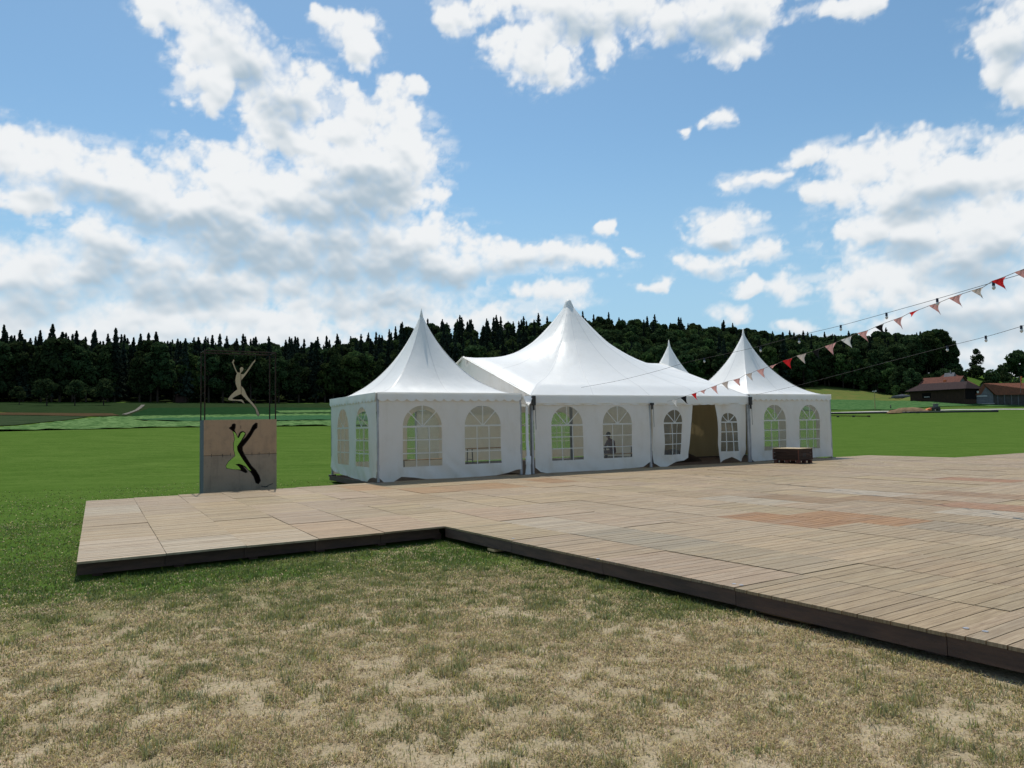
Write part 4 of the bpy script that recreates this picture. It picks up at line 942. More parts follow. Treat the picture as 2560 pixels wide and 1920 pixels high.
# edge boards, two metres each, and the beams and blocks the deck rests on
def edge_board(p, q, z0, z1, th, name='edge_board', inset=0.0):
    d = np.array(q) - np.array(p); L = np.hypot(*d); d = d / L; n = np.array([-d[1], d[0]])
    b = MB(); P = [np.array(p) + d * .003, np.array(q) - d * .003]
    pts = [P[0] + n * inset, P[1] + n * inset, P[1] + n * (inset + th), P[0] + n * (inset + th)]
    b.add([(x, y, z0) for x, y in pts] + [(x, y, z1) for x, y in pts], [(3, 2, 1, 0), (4, 5, 6, 7), (0, 1, 5, 4), (1, 2, 6, 5), (2, 3, 7, 6), (3, 0, 4, 7)])
    return b.build(name, M['fascia'], deck)
dxy = lambda u, v: tuple(float(t) for t in deck_xy(u, v))
for k in range(5):
    v0, v1 = -k * PL_, -(k + 1) * PL_
    edge_board(dxy(0.015, v0), dxy(0.015, v1), DZ - .168 - .004 * (k % 2), DZ - .030, .035)
for k in range(5):  # set-back boards standing in for the shaded open underside
    edge_board(dxy(-5.13 + k * PW_, 0.20), dxy(-5.13 + (k + 1) * PW_, 0.20), DZ - .20, DZ - .030, .035)
for k in range(5):
    edge_board(dxy(-4.98, 9.6 - k * 1.86), dxy(-4.98, 9.6 - (k + 1) * 1.86), DZ - .19, DZ - .030, .035)
for k in range(7):
    v = 0.4 - k * 1.6
    b = MB(); p, q = dxy(0.22, v), dxy(2.6, v); b.bar((*p, 0.055), (*q, 0.055), 0.16, 0.12); b.build('support_beam', M['fascia'], deck)
for k in range(6):
    b = MB(); p, q = dxy(-4.9 + k * .98, 0.26), dxy(-4.9 + k * .98, 4.0); b.bar((*p, 0.05), (*q, 0.05), 0.12, 0.10); b.build('support_beam', M['fascia'], deck)
# a pallet shows under the nearest edge
for j, z in enumerate((0.012, 0.052, 0.125)):
    p, q = dxy(0.10 + .02 * j, -6.05), dxy(0.10 + .02 * j, -6.62)
    b = MB(); b.bar((*p, z), (*q, z), .10, .022); b.build('pallet_slat', M['planks'], deck)
for px, py in ((2415, 1572), (2463, 1580), (1835, 1461), (1853, 1464), (1495, 1398), (1283, 1347)):
    x, y, _ = gp(px, py); b = MB(); b.tube([(x, y, DZ + .002), (x, y, DZ + .0075)], .022, 12); b.build('bolt_plate', M['alu'], deck)
P = gp(1252, 1374, 0.03)
of = empty('board_offcut', (P[0], P[1], 0.0), radians(29)); tag(of, 'pale sawn board end poking out under the deck edge onto the grass', 'board')
b = MB(); b.box((-.16, -.10, .02), (.42, .12, .055)); b.build('board', mat('fresh_sawn_wood', (.62, .42, .21), .7, .2, var=.2, vscale=5), of, bevel=.004)
b = MB(); b.box((.02, -.07, -.03), (.34, .08, .02)); b.build('prop_block', M['fascia'], of)

# ================================================================ tents
TY = 0.5131; TA = np.array([cos(TY), sin(TY)]); TB = np.array([-sin(TY), cos(TY)]); T0 = np.array([-4.069, 22.237])
def tent_pt(u, v): return T0 + TA * u + TB * v
def wall_uz(px, py):                              # photo point on the tents' front plane
    d = ray(px, py); o = np.array([*T0, 0.0]); n = np.array([*TB, 0.0]); k = ((o - CAM) @ n) / (d @ n); P = CAM + k * d
    return float((P[:2] - T0) @ TA), float(P[2] - DZ)
def sight_u(px, v):                               # how far along the tents a line of sight is when it has gone v metres in
    d = ray(px, 1060); q = T0 + TB * v; k = ((q - CAM[:2]) @ TB) / (d[:2] @ TB); return float((CAM[:2] + d[:2] * k - T0) @ TA)
def arch(c, w, sill, spring, n=18):
    r = w / 2; pts = [(c - r, sill), (c + r, sill)]
    pts += [(c + r * cos(pi * k / n), spring + r * sin(pi * k / n)) for k in range(n + 1)]
    return pts
def densify(poly, step):
    out = []
    for i, p in enumerate(poly):
        q = poly[(i + 1) % len(poly)]; n = max(1, int(hypot(q[0] - p[0], q[1] - p[1]) / step))
        out += [(p[0] + (q[0] - p[0]) * k / n, p[1] + (q[1] - p[1]) * k / n) for k in range(n)]
    return out
def flat_sheet(outline, holes, step):
    pts = []; edges = []
    for poly in [outline] + holes:
        d = densify(poly, step); o = len(pts); pts += d; edges += [(o + i, o + (i + 1) % len(d)) for i in range(len(d))]
    A = np.array(outline); lo = A.min(0); hi = A.max(0)
    gx, gy = np.meshgrid(np.arange(lo[0] + step / 2, hi[0], step), np.arange(lo[1] + step / 2, hi[1], step)); gx = gx.ravel(); gy = gy.ravel()
    ok = inside(outline, gx, gy)
    for h in holes: ok &= ~inside(h, gx, gy)
    pts += list(zip(gx[ok], gy[ok]))
    r = delaunay_2d_cdt([Vector((float(a), float(b))) for a, b in pts], edges, [], 0, 1e-5)
    V = np.array([[p.x, p.y] for p in r[0]]); F = np.array(r[2]); c = V[F].mean(1); ok = inside(outline, c[:, 0], c[:, 1])
    for h in holes: ok &= ~inside(h, c[:, 0], c[:, 1])
    return V, F[ok]
def cloth(s, z, seed, amp=1.0, waves=0.0):
    s = np.asarray(s, float); z = np.asarray(z, float)
    d = (fbm(s * 0.7, z * 0.6, seed, 3) - .5) * 0.09 + (fbm(s * 2.6, z * 0.9, seed + 5, 3) - .5) * 0.035
    d += (fbm((s + z) * 2.2, (s - z) * 0.7, seed + 9, 2) - .5) * 0.11 * np.clip(1.0 - z / 1.0, 0, 1)
    if waves: d += waves * np.sin(s * 5.1 + seed + 0.35 * np.sin(z * 2.1)) * np.clip(1.15 - z / 2.6, 0.25, 1)
    edge = np.clip((2.62 - z) / .3, 0, 1)
    return d * amp * edge
def make_wall(parent, p0, p1, top, bottom, windows, seed, amp=1.0, waves=0.0, step=0.09, name='wall', label=None, x_of=None, ends=None):
    """a hanging wall from p0 to p1 (tent coordinates); bottom = [(s, z)...]; windows = [(centre, width, sill, spring)]"""
    p0 = np.array(p0, float); p1 = np.array(p1, float); L = np.hypot(*(p1 - p0)); d = (p1 - p0) / L; n = np.array([d[1], -d[0]])
    outline = list(bottom) + [(e, z) for e, z in (ends or [(L, top), (0, top)])]
    A = [arch(*w) for w in windows]
    def place(V, off=0.0):
        s, z = V[:, 0], V[:, 1]; dd = cloth(s, z, seed, amp, waves) + off; x = s if x_of is None else x_of(s, z)
        return np.column_stack([p0[0] + d[0] * x + n[0] * dd, p0[1] + d[1] * x + n[1] * dd, z])
    V, F = flat_sheet(outline, A, step)
    w = mesh_obj(name, place(V), [tuple(f) for f in F.tolist()], M['wall'], parent, True)
    if label: w['label'] = label
    for (c, wd, sill, spr), poly in zip(windows, A):
        big = [(c + (x - c) * 1.02, (spr + (z - spr) * 1.02)) for x, z in poly]
        V, F = flat_sheet(big, [], 0.12); mesh_obj('window_pane', place(V, -0.006), [tuple(f) for f in F.tolist()], M['pane'], w, True)
        r = wd / 2; t = 0.016; segs = []
        segs.append(((c - r, spr), (c + r, spr), 0.026))
        for k in (1, 2): segs.append(((c - r, sill + (spr - sill) * k / 3), (c + r, sill + (spr - sill) * k / 3), t))
        for k in (1, 2): segs.append(((c - r + wd * k / 3, sill), (c - r + wd * k / 3, spr), t))
        for a in (45, 90, 135): segs.append(((c, spr), (c + r * cos(radians(a)), spr + r * sin(radians(a))), t))
        vs = []; fs = []
        for (a, b, h) in segs:
            a = np.array(a); b = np.array(b); L_ = np.hypot(*(b - a)); q = (b - a) / L_; m = np.array([-q[1], q[0]]) * h; k = max(1, int(L_ / .15))
            for i in range(k + 1):
                c_ = a + (b - a) * i / k; o = len(vs); vs += [c_ - m, c_ + m]
                if i: fs.append((o - 2, o, o + 1, o - 1))
        vs = np.array(vs); P0 = place(vs, 0.004); P1 = place(vs, -0.0005); nn = len(vs)
        V = np.vstack([P0, P1]); fs = fs + [tuple(i + nn for i in f[::-1]) for f in fs]
        mesh_obj('window_bars', V, fs, M['bars'], w)
    return w
def bottom_line(L, pts): return [(s, z) for s, z in pts]
WIN5 = [(1.46, 1.30, 0.43, 1.655), (3.56, 1.30, 0.43, 1.655)]

def make_roof(parent, w, dpt, eave, peak, gable=None, e_side=2.0, e_gable=2.4, cap=0.0, seed=0, over=0.03, na=48, nr=34):
    """a membrane drawn up to one peak; with gable set it is drawn up out of a ridged roof whose ends are gables"""
    V = []; F = []; cx, cy = w / 2, dpt / 2; ring = []
    c = [(-1, -1), (1, -1), (1, 1), (-1, 1), (-1, -1)]
    for k in range(4 * na):
        i, t = divmod(k, na); t /= na; a, b = np.array(c[i]), np.array(c[i + 1]); ring.append(a + (b - a) * t)
    ring = np.array(ring); circ = ring / np.linalg.norm(ring, axis=1)[:, None]
    for j in range(nr + 1):
        s = 1 - (1 - cap) * (j / nr) ** 0.9; m = (1 - s) ** 2.5; tt = 1 - s
        for k in range(4 * na):
            q = (ring[k] * (1 - m) + circ[k] * m) * s
            if gable is None: z = eave + (peak - eave) * tt ** e_side
            else:
                soft = 0.10 + 0.30 * tt; av = math.sqrt(q[1] ** 2 + soft ** 2) - soft * (1 - min(1, tt * 1.4)) ; av = min(1, av * (1.0 if abs(q[1]) > .999 else 1.0))
                if tt == 0: av = abs(q[1])
                edge = min(1, tt / .12); av = abs(q[1]) * (1 - edge) + av * edge
                zr = eave + (gable - eave) * (1 - av); soft_c = 0.40
                rho = (abs(q[0]) ** 2.6 + abs(q[1]) ** 2.6) ** (1 / 2.6); g = max(0, 1 - rho)
                zc = eave + (gable - eave) * (1 - soft_c); z = zr + (peak - zc) * g ** e_gable
            z += (float(fbm(np.array([k * .11 + 3]), np.array([tt * 7.0]), seed, 3)[0]) - .5) * 0.02 * min(1, tt * 8)
            if 0 < tt < .42: z += (float(fbm(np.array([k * .34 + tt * 9]), np.array([tt * 5.0 - k * .05]), seed + 3, 2)[0]) - .5) * 0.035 * sin(pi * tt / .42)
            V.append((cx + q[0] * (w / 2 + over), cy + q[1] * (dpt / 2 + over), z))
    n = 4 * na
    for j in range(nr):
        for k in range(n): F.append((j * n + k, j * n + (k + 1) % n, (j + 1) * n + (k + 1) % n, (j + 1) * n + k))
    F.append(tuple(nr * n + k for k in range(n)))
    r = mesh_obj('roof', V, F, M['roof'], parent, True)
    for k in range(0, n, na // (2 if gable is None else 4)):                # welded seams running up to the peak
        sv = []; sf = []
        for j in range(nr - 2):
            p = Vector(V[j * n + k]); a = (Vector(V[j * n + (k + 1) % n]) - Vector(V[j * n + k - 1])); a = a.normalized() * min(.022, a.length * .3)
            nn = a.cross(Vector(V[(j + 1) * n + k]) - p).normalized() * .004; sv += [p - a + nn, p + nn * 1.6, p + a + nn]
            if j: o = len(sv); sf += [(o - 6, o - 5, o - 2, o - 3), (o - 5, o - 4, o - 1, o - 2)]
        mesh_obj('roof_seam', sv, sf, M['seam'], r, True)
    return r
def valance(parent, p0, p1, z0, depth, scallop, amp, off=0.05, seed=0, name='valance'):
    p0 = np.array(p0, float); p1 = np.array(p1, float); L = np.hypot(*(p1 - p0)); d = (p1 - p0) / L; n = np.array([d[1], -d[0]]); V = []; F = []
    ns = int(L / 0.03)
    for i in range(ns + 1):
        s = L * i / ns; zb = z0 - depth - (amp * abs(sin(pi * s / scallop)) ** 0.7 if scallop else 0)
        for j in range(5):
            t = j / 4; z = z0 + (zb - z0) * t; dd = off + 0.012 * t * sin(s * 7 + seed) + 0.02 * t * (float(fbm(np.array([s * 1.7]), np.array([0.0]), seed, 3)[0]) - .4)
            q = p0 + d * s + n * dd; V.append((q[0], q[1], z))
    for i in range(ns):
        for j in range(4): F.append((i * 5 + j, i * 5 + j + 1, (i + 1) * 5 + j + 1, (i + 1) * 5 + j))
    return mesh_obj(name, V, F, M['roof'], parent, True)
def post(parent, u, v, z1, w=0.065, name='post'):
    b = MB(); b.box((u - w / 2, v - w / 2, -.2), (u + w / 2, v + w / 2, z1)); o = b.build(name, M['alu'], parent, bevel=.006)
    b = MB(); b.box((u - .11, v - .11, -.05), (u + .11, v + .11, .012)); b.build('foot_plate', M['black'], o); return o
def cap_cone(parent, cx, cy, z0, h, r):
    b = MB(); b.tube([(cx, cy, z0), (cx, cy, z0 + h * .55), (cx, cy, z0 + h)], [r, r * .5, r * .08], 20); return b.build('peak_cap', M['roof'], parent, True)

def pagoda(u0, v0, label, walls, eave=2.70, peak=5.62, size=5.0, posts=True, floor=True):
    o = tent_pt(u0, v0); t = empty('pagoda_tent', (o[0], o[1], DZ), TY); tag(t, label, 'tent', 'white pagoda tents')
    make_roof(t, size, size, eave, peak, None, 2.02, cap=0.012, seed=int(u0 * 7) + 3)
    cap_cone(t, size / 2, size / 2, peak - .42, .60, .115)
    c = [(0, 0), (size, 0), (size, size), (0, size)]
    for k in range(4): valance(t, c[k], c[(k + 1) % 4], eave + .01, 0.19, 0.31, 0.085, seed=k + int(u0))
    for k in range(4): post(t, c[k][0] + (.03 if c[k][0] == 0 else -.03), c[k][1] + (.03 if c[k][1] == 0 else -.03), eave - .02)
    for k in walls:
        p, q = c[k], c[(k + 1) % 4]; L = size; g = 0.045; bt = walls[k]
        dd = (np.array(q, float) - p) / L
        make_wall(t, np.array(p) + dd * g, np.array(q) - dd * g, eave - .02, bt, [(cc - g, w, s, sp) for cc, w, s, sp in WIN5], seed=k * 13 + int(u0 * 3) + 1, step=0.085 if k in (0, 3) else 0.2)
    if floor:
        b = MB(); b.box((0.05, 0.10, -.20), (size - .05, size - .05, -.02)); b.build('floor', M['floorwood'], t)
    return t
E5 = 4.91
front1 = [(0.0, 0.14), (0.04, 0.10), (0.22, -0.06), (0.42, -0.02), (0.70, 0.14), (1.1, 0.10), (1.5, 0.03), (2.4, 0.01), (3.5, 0.02), (4.0, 0.03), (4.4, 0.10), (4.70, 0.18), (E5, 0.19)]
left1 = [(0.0, 0.30), (0.3, 0.16), (0.9, 0.10), (1.6, 0.06), (2.6, 0.02), (3.6, -0.02), (4.05, -0.02), (4.3, 0.10), (4.6, 0.14), (E5, 0.13)]
plain = [(0.0, 0.03), (1.5, 0.02), (3.2, 0.03), (E5, 0.03)]
right_front = [(0.0, 0.10), (0.10, 0.02), (1.6, 0.03), (3.2, 0.04), (E5, 0.05)]
pt1 = pagoda(0, 0, 'pagoda tent nearest the camera, left of the big tent', {0: front1, 3: left1, 2: plain})
UB = 5.005 + 0.39; WB = 10.225; DB = 10.45
pt3 = pagoda(UB + WB + 0.03, 0.0, 'pagoda tent at the right end behind the wooden crate', {0: right_front, 2: plain, 1: plain}, eave=2.74, peak=5.68)
# base beams under the nearest tent
for p, q in (((-.02, 0.02), (-.02, 5.0)),):
    b = MB(); b.bar((p[0], p[1], -.10), (q[0], q[1], -.10), .10, .16); b.build('base_beam', M['fascia'], pt1)
# the one whose peak shows behind the big roof
d = ray(1672, 849.5); k_ = 1.04 * (5.8 + DZ - CAM[2]) / d[2]; Pk = CAM + d * k_
lu, lv = (Pk[:2] - T0) @ TA, (Pk[:2] - T0) @ TB
pt2 = pagoda(lu - 2.5, lv - 2.5, 'pagoda tent mostly hidden, only its peak showing behind the big tent', {2: plain, 1: plain}, eave=2.70, peak=float(Pk[2]) - DZ - .18)

# ---- the big tent
o = tent_pt(UB, 0); big = empty('party_tent', (o[0], o[1], DZ), TY); tag(big, 'big white party tent with tall central peak and open doorway', 'tent')
EB, PB, GB = 2.64, 7.02, 4.42
make_roof(big, WB, DB, EB, PB, GB, 1.95, 2.45, cap=0.022, seed=77, over=0.05, na=56, nr=40)
# pleated cap round the mast head
V = []; F = []; n = 48
for j, (r, z) in enumerate(((.40, PB - .62), (.255, PB - .36), (.155, PB - .12), (.108, PB + .03), (.07, PB + .04))):
    for k in range(n):
        a = 2 * pi * k / n; rr = r * (1 + (0.05 if j < 4 else 0) * cos(a * 16)); V.append((WB / 2 + rr * cos(a), DB / 2 + rr * sin(a), z))
for j in range(4):
    for k in range(n): F.append((j * n + k, j * n + (k + 1) % n, (j + 1) * n + (k + 1) % n, (j + 1) * n + k))
F.append(tuple(4 * n + k for k in range(n))); mesh_obj('mast_cap', V, F, M['roof'], big, True)
b = MB(); b.tube([(WB / 2, DB / 2, -.1), (WB / 2, DB / 2, PB - .1)], .07, 12); b.build('mast', M['alu'], big, True)
for x in (0.02, WB - 0.02):                                   # white gable ends
    V, F = flat_sheet([(0.05, EB - .25), (DB - .05, EB - .25), (DB - .05, EB - .03), (DB / 2, GB - .05), (0.05, EB - .03)], [], .35)
    mesh_obj('gable_wall', [(x, y, z) for y, z in V], [tuple(f) for f in F.tolist()], M['wall'], big, True)
    b = MB(); b.tube([(x, 0, EB), (x, DB / 2, GB)], .035, 8); b.tube([(x, DB / 2, GB), (x, DB, EB)], .035, 8); b.build('gable_rail', M['bars'], big, True)
for v, s in ((0, 1), (DB, -1)):
    p, q = ((0, v), (WB, v)) if s > 0 else ((WB, v), (0, v))
    valance(big, p, q, EB + .02, 0.285, 0, 0, 0.06, 5); valance(big, p, q, EB - .255, 0.05, 0.42, 0.028, 0.035, 9, 'inner_valance')
for u in (0.04, WB / 2, WB - 0.04):
    for v in (0.03, DB - .03): post(big, u, v, EB - .03, .075)
for u in (0.04, WB / 2 + .02, WB + .005):
    b = MB(); b.box((u - .07, -.16, EB - .34), (u + .05, -.07, EB - .02 if u != WB / 2 + .02 else EB - .26)); b.box((u - .03, -.13, EB - .50), (u + .02, -.08, EB - .34)); b.build('roof_bracket', M['black'], big)
    b = MB(); b.tube([(u + .06, -.10, EB - .3), (u + .075, -.10, EB - 1.15)], .008, 5); b.build('lacing_strap', M['black'], big)
def bx(px): return wall_uz(px, 1060)[0] - UB
wl = WB / 2 - .05 - .1
frontA = [(0.0, 0.22), (0.20, 0.06), (0.45, 0.01), (1.6, 0.01), (2.9, 0.0), (4.2, 0.02), (4.62, 0.04), (4.85, 0.17), (wl, 0.22)]
make_wall(big, (0.1, 0.0), (0.1 + wl, 0), EB - .05, frontA, [(6.835 - UB - .1, 1.30, .415, 1.615), (8.98 - UB - .1, 1.28, .42, 1.625)], 31, 1.1)
# left door flap, hanging in folds
uL0, uL1 = WB / 2 + .09, bx(1733.7); Lf = uL1 - uL0
make_wall(big, (uL0, 0.0), (uL1 + 0.0, 0), EB - .05, [(0.0, .16), (.18, .10), (.42, -.01), (.62, -.02), (1.0, .13), (1.45, .17), (1.75, .20), (Lf - .10, .30)], [(11.68 - UB - uL0, 1.00, .44, 1.62)], 47, 1.5, 0.075, label='door flap hanging left of the open doorway',
          ends=[(Lf, EB - .05), (0, EB - .05)], x_of=lambda s, z: s - 0.24 * np.clip(s / Lf, 0, 1) ** 2 * np.clip(1.4 - z / 1.7, 0, 1.2))
uR0, uR1 = bx(1787.5), WB - .13; Lr_ = uR1 - uR0
make_wall(big, (uR0, 0.0), (uR1, 0), EB - .05, [(0.16, .00), (.40, .08), (.78, .24), (1.02, .12), (1.30, .04), (1.55, .05), (Lr_, .32)], [(14.47 - UB - uR0, .72, .47, 1.62)], 59, 1.5, 0.10, label='door flap hanging right of the open doorway',
          ends=[(Lr_, EB - .05), (0, EB - .05)], x_of=lambda s, z: s + 0.10 * np.clip(1 - s / Lr_, 0, 1) ** 2 * np.clip(1.3 - z / 1.8, 0, 1.2))
make_wall(big, (WB - .1, DB), (.1, DB), EB - .05, [(0, .02), (5, .03), (WB - .2, .02)], [(WB - .1 - ub, 1.3, .43, 1.65) for ub in (5.75, 7.95)], 71, 1.0, 0, .25)
make_wall(big, (WB - .03, 5.1), (WB - .03, DB - .1), EB - .05, [(0, .02), (2.5, .03), (DB - 5.2, .02)], [], 83, 1.0, 0.03, .25)
b = MB(); b.box((0.02, 0.12, -.22), (WB - .02, DB - .05, -.02)); b.build('floor', M['floorwood'], big)

# ---- gutter and white sleeve in the gap between the two tents
g0 = tent_pt(5.03, 0); gt = empty('rain_gutter', (g0[0], g0[1], DZ), TY); tag(gt, 'white gutter with hanging sleeve in the gap between left and big tents', 'gutter')
V = []; F = []
for i in range(14):
    v = -0.12 + 5.1 * i / 13; sag = 0.24 if i else .30
    for u, z in ((0.0, 2.60), (.10, 2.60 - sag * .75), (.185, 2.60 - sag), (.27, 2.60 - sag * .75), (.37, 2.63)): V.append((u, v, z))
for i in range(13):
    for j in range(4): F.append((i * 5 + j, i * 5 + j + 1, (i + 1) * 5 + j + 1, (i + 1) * 5 + j))
mesh_obj('gutter_sheet', V, F, M['roof'], gt, True)
V = []; F = []
prof = [(2.38, .05, .02), (2.0, .055, .03), (1.2, .06, .03), (.62, .065, .03), (.60, .105, .05), (.34, .105, .05), (.32, .085, .045), (-.01, .115, .05)]
for z, rx, ry in prof:
    for k in range(14):
        a = 2 * pi * k / 14; V.append((.175 + rx * cos(a) + .02 * sin(z * 3), -.03 + ry * sin(a), z))
for j in range(len(prof) - 1):
    for k in range(14): F.append((j * 14 + k, (j + 1) * 14 + k, (j + 1) * 14 + (k + 1) % 14, j * 14 + (k + 1) % 14))
mesh_obj('hanging_sleeve', V, F, M['roof'], gt, True)
b = MB(); b.box((.0, .04, -.02), (.012, .10, 2.4)); b.box((.345, .04, -.02), (.36, .10, 2.4)); b.build('side_strip', M['alu'], gt)

# ---- inside the tents
def beer_table(u, v, rz, label):
    o = tent_pt(u, v); t = empty('folding_table', (o[0], o[1], DZ - .02), TY + rz); tag(t, label, 'table', 'tables inside the tents')
    b = MB(); b.box((-1.1, -.33, .73), (1.1, .33, .77)); b.build('table_top', M['tabletop'], t, bevel=.006)
    for x in (-.85, .85):
        b = MB(); b.bar((x, -.28, 0), (x, -.22, .73), .035); b.bar((x, .28, 0), (x, .22, .73), .035); b.bar((x, -.26, .3), (x, .26, .3), .03); b.build('leg_frame', M['black'], t)
    return t
def bench(u, v, rz, label):
    o = tent_pt(u, v); t = empty('bench', (o[0], o[1], DZ - .02), TY + rz); tag(t, label, 'bench', 'benches inside the tents')
    b = MB(); b.box((-1.1, -.13, .44), (1.1, .13, .475)); b.build('seat', M['tabletop'], t, bevel=.005)
    for x in (-.85, .85):
        b = MB(); b.bar((x, -.11, 0), (x, -.09, .44), .03); b.bar((x, .11, 0), (x, .09, .44), .03); b.bar((x, -.1, .2), (x, .1, .2), .025); b.build('leg_frame', M['black'], t)
    return t
0 and print('sight', [(px, round(sight_u(px, 10.45) - UB, 2), round(sight_u(px, 5.0), 2)) for px in (1050, 1200, 1380, 1418, 1457, 1507, 1540, 1578, 1660, 1760, 1830)])
bench(3.4, 4.55, 0, 'bench along the back inside the left pagoda tent')
beer_table(7.1, 6.5, 0, 'folding table inside the big tent behind its left front window')
beer_table(sight_u(1545, 3.3), 3.3, 0, 'folding table inside the big tent behind its second front window')
bench(sight_u(1540, 2.5), 2.5, 0, 'bench before the table behind the second front window of the big tent')
# dark covered heap just inside the doorway
lm = empty('covered_heap', (0, 0, 0)); tag(lm, 'dark brown cloth heap lying just inside the open doorway', 'heap')
V = []; F = []; n, k = 40, 14
for j in range(k):
    for i in range(n):
        s = i / (n - 1); t = j / (k - 1); e = (sin(pi * s) ** .35) * (sin(pi * t) ** .5)
        z = e * (.30 + .32 * float(fbm(np.array([s * 4.4 + 2]), np.array([t * 2.]), 8, 4)[0])); q = tent_pt(11.9 + 3.3 * s, 2.2 + 1.5 * t); V.append((q[0], q[1], DZ - .03 + z))
for j in range(k - 1):
    for i in range(n - 1): F.append((j * n + i, j * n + i + 1, (j + 1) * n + i + 1, (j + 1) * n + i))
mesh_obj('cover_cloth', V, F, mat('dark_brown_cloth', (.028, .018, .013), .85, .1, var=.4, vscale=3), lm, True)
# added sheet behind the doorway, its tan standing for the shaded back wall
c0, c1 = sight_u(1640, 4.6), sight_u(1880, 4.6); CWL = c1 - c0
cw = empty('wall_shade_backdrop', tuple([*tent_pt(c0, 4.6), DZ]), TY); tag(cw, 'added tan curtain hanging behind the open doorway', 'backdrop')
V, F = flat_sheet([(0, .05), (CWL, .05), (CWL, 2.62), (0, 2.62)], [], .12)
dd = (fbm(V[:, 0] * 1.3, V[:, 1] * .4, 3, 3) - .5) * .12 + .02 * np.sin(V[:, 0] * 9)
mesh_obj('cloth', np.column_stack([V[:, 0], dd, V[:, 1]]), [tuple(f) for f in F.tolist()], fabric('shaded_wall_tan', (.27, .215, .125), (.27, .21, .115), .8, .1, .22), cw, True)
b = MB(); b.tube([(-.1, 0, 2.64), (CWL + .1, 0, 2.64)], .025, 8); b.build('rail', M['alu'], cw)

# ---- the person seated inside the big tent, seen through its second front window
def person():
    o = tent_pt(sight_u(1531, 2.5), 2.5); r = empty('person', (o[0], o[1], DZ - .02 + .455), TY + 0.3)
    tag(r, 'person with dark hair and dark red top seated inside the big tent', 'person')
    J = {'pel': (0, 0, .10, .15), 'waist': (0, .04, .27, .125), 'chest': (0, .12, .46, .15), 'neck': (0, .17, .60, .06), 'nk2': (0, .20, .66, .055)}
    names = list(J); vs = [J[k][:3] for k in names]; rs = [J[k][3] for k in names]; ed = [(0, 1), (1, 2), (2, 3), (3, 4)]
    def chain(start, pts):
        p = start
        for x, y, z, q in pts: vs.append((x, y, z)); rs.append(q); ed.append((p, len(vs) - 1)); p = len(vs) - 1
        return p
    for s in (-1, 1):
        chain(2, [(s * .18, .12, .50, .075), (s * .24, .22, .28, .055), (s * .20, .42, .24, .045), (s * .14, .52, .27, .035)])
        chain(0, [(s * .10, .03, .08, .095), (s * .13, .42, .09, .075), (s * .13, .46, -.25, .055), (s * .13, .44, -.41, .045), (s * .13, .58, -.43, .035)])
    me = bpy.data.meshes.new('body'); me.from_pydata(vs, ed, []); ob = link(bpy.data.objects.new('body', me), r)
    sk = ob.modifiers.new('skin', 'SKIN'); ob.modifiers.new('sub', 'SUBSURF').levels = 1; ob.modifiers['sub'].render_levels = 2
    for i, q in enumerate(rs): me.skin_vertices[0].data[i].radius = (q, q)
    me.skin_vertices[0].data[0].use_root = True
    me.materials.append(mat('dark_red_top', (.085, .022, .024), .8, .1, var=.2))
    def ball(name, c, rad, m, n=16):
        V = []; F = []
        for j in range(n + 1):
            for i in range(2 * n):
                t = pi * j / n; a = pi * i / n; V.append((c[0] + rad[0] * sin(t) * cos(a), c[1] + rad[1] * sin(t) * sin(a), c[2] + rad[2] * cos(t)))
        for j in range(n):
            for i in range(2 * n): F.append((j * 2 * n + i, (j + 1) * 2 * n + i, (j + 1) * 2 * n + (i + 1) % (2 * n), j * 2 * n + (i + 1) % (2 * n)))
        return mesh_obj(name, V, F, m, r, True)
    skin = mat('skin', (.42, .25, .18), .55, .3)
    ball('head', (0, .235, .76), (.077, .095, .115), skin); ball('nose', (0, .335, .75), (.014, .02, .022), skin, 8)
    for s in (-1, 1): ball('ear', (s * .078, .23, .755), (.012, .022, .032), skin, 8); ball('eye', (s * .03, .322, .775), (.012, .01, .009), M['black'], 8)
    ball('mouth', (0, .322, .705), (.026, .01, .007), mat('lips', (.3, .1, .09), .5), 8)
    ball('hair', (0, .205, .785), (.092, .102, .112), mat('dark_hair', (.018, .013, .011), .6, .3))
    for s in (-1, 1):
        for f in range(5):
            b = MB(); x = s * .14 + (f - 2) * .019 * (1 if f else 1.5); y = .54 + (.0 if f else -.02); L = (.045, .07, .078, .072, .055)[f]
            b.tube([(x, y, .27), (x, y + L * .6, .268), (x, y + L, .25)], [.010, .009, .007], 8); b.build('finger', skin, r, True)
person()

# ================================================================ steel sculpture behind the deck
SZ = (3.95, 440, 840)
def spx(x, y): return x / SZ[0] + SZ[1], y / SZ[0] + SZ[2]           # zoomed photo pixel -> photo pixel
SYAW = radians(30.5); sa = np.array([cos(SYAW), sin(SYAW), 0]); sb = np.array([-sin(SYAW), cos(SYAW), 0])
C0 = gp(*spx(277, 1540), DZ) ; C0 = np.array([C0[0], C0[1], 0.0]) + sb * 0.42; 
def on_plane(px, py, depth):                    # a photo point on the sculpture's upright plane, in its own x,z
    d = ray(px, py); o = C0 + sb * depth; k = ((o - CAM) @ sb) / (d @ sb); P = CAM + k * d
    return float((P - C0) @ sa), float(P[2])
xl, zt = on_plane(*spx(275, 830), 0); xr_, zt2 = on_plane(*spx(993, 822), 0); C0 = C0 + sa * xl
xl, zt = on_plane(*spx(275, 830), 0); xr_, zt2 = on_plane(*spx(993, 822), 0); SW = xr_; ZT = (zt + zt2) / 2; SD = 0.80
ZF = (on_plane(*spx(275, 138), 0)[1] + on_plane(*spx(990, 155), 0)[1]) / 2
sc = empty('steel_sculpture', tuple(C0), SYAW); tag(sc, 'rusty steel sculpture with cut-out leaping figure above a box, behind the deck', 'sculpture')
print('sculpture', SW, ZT, ZF)
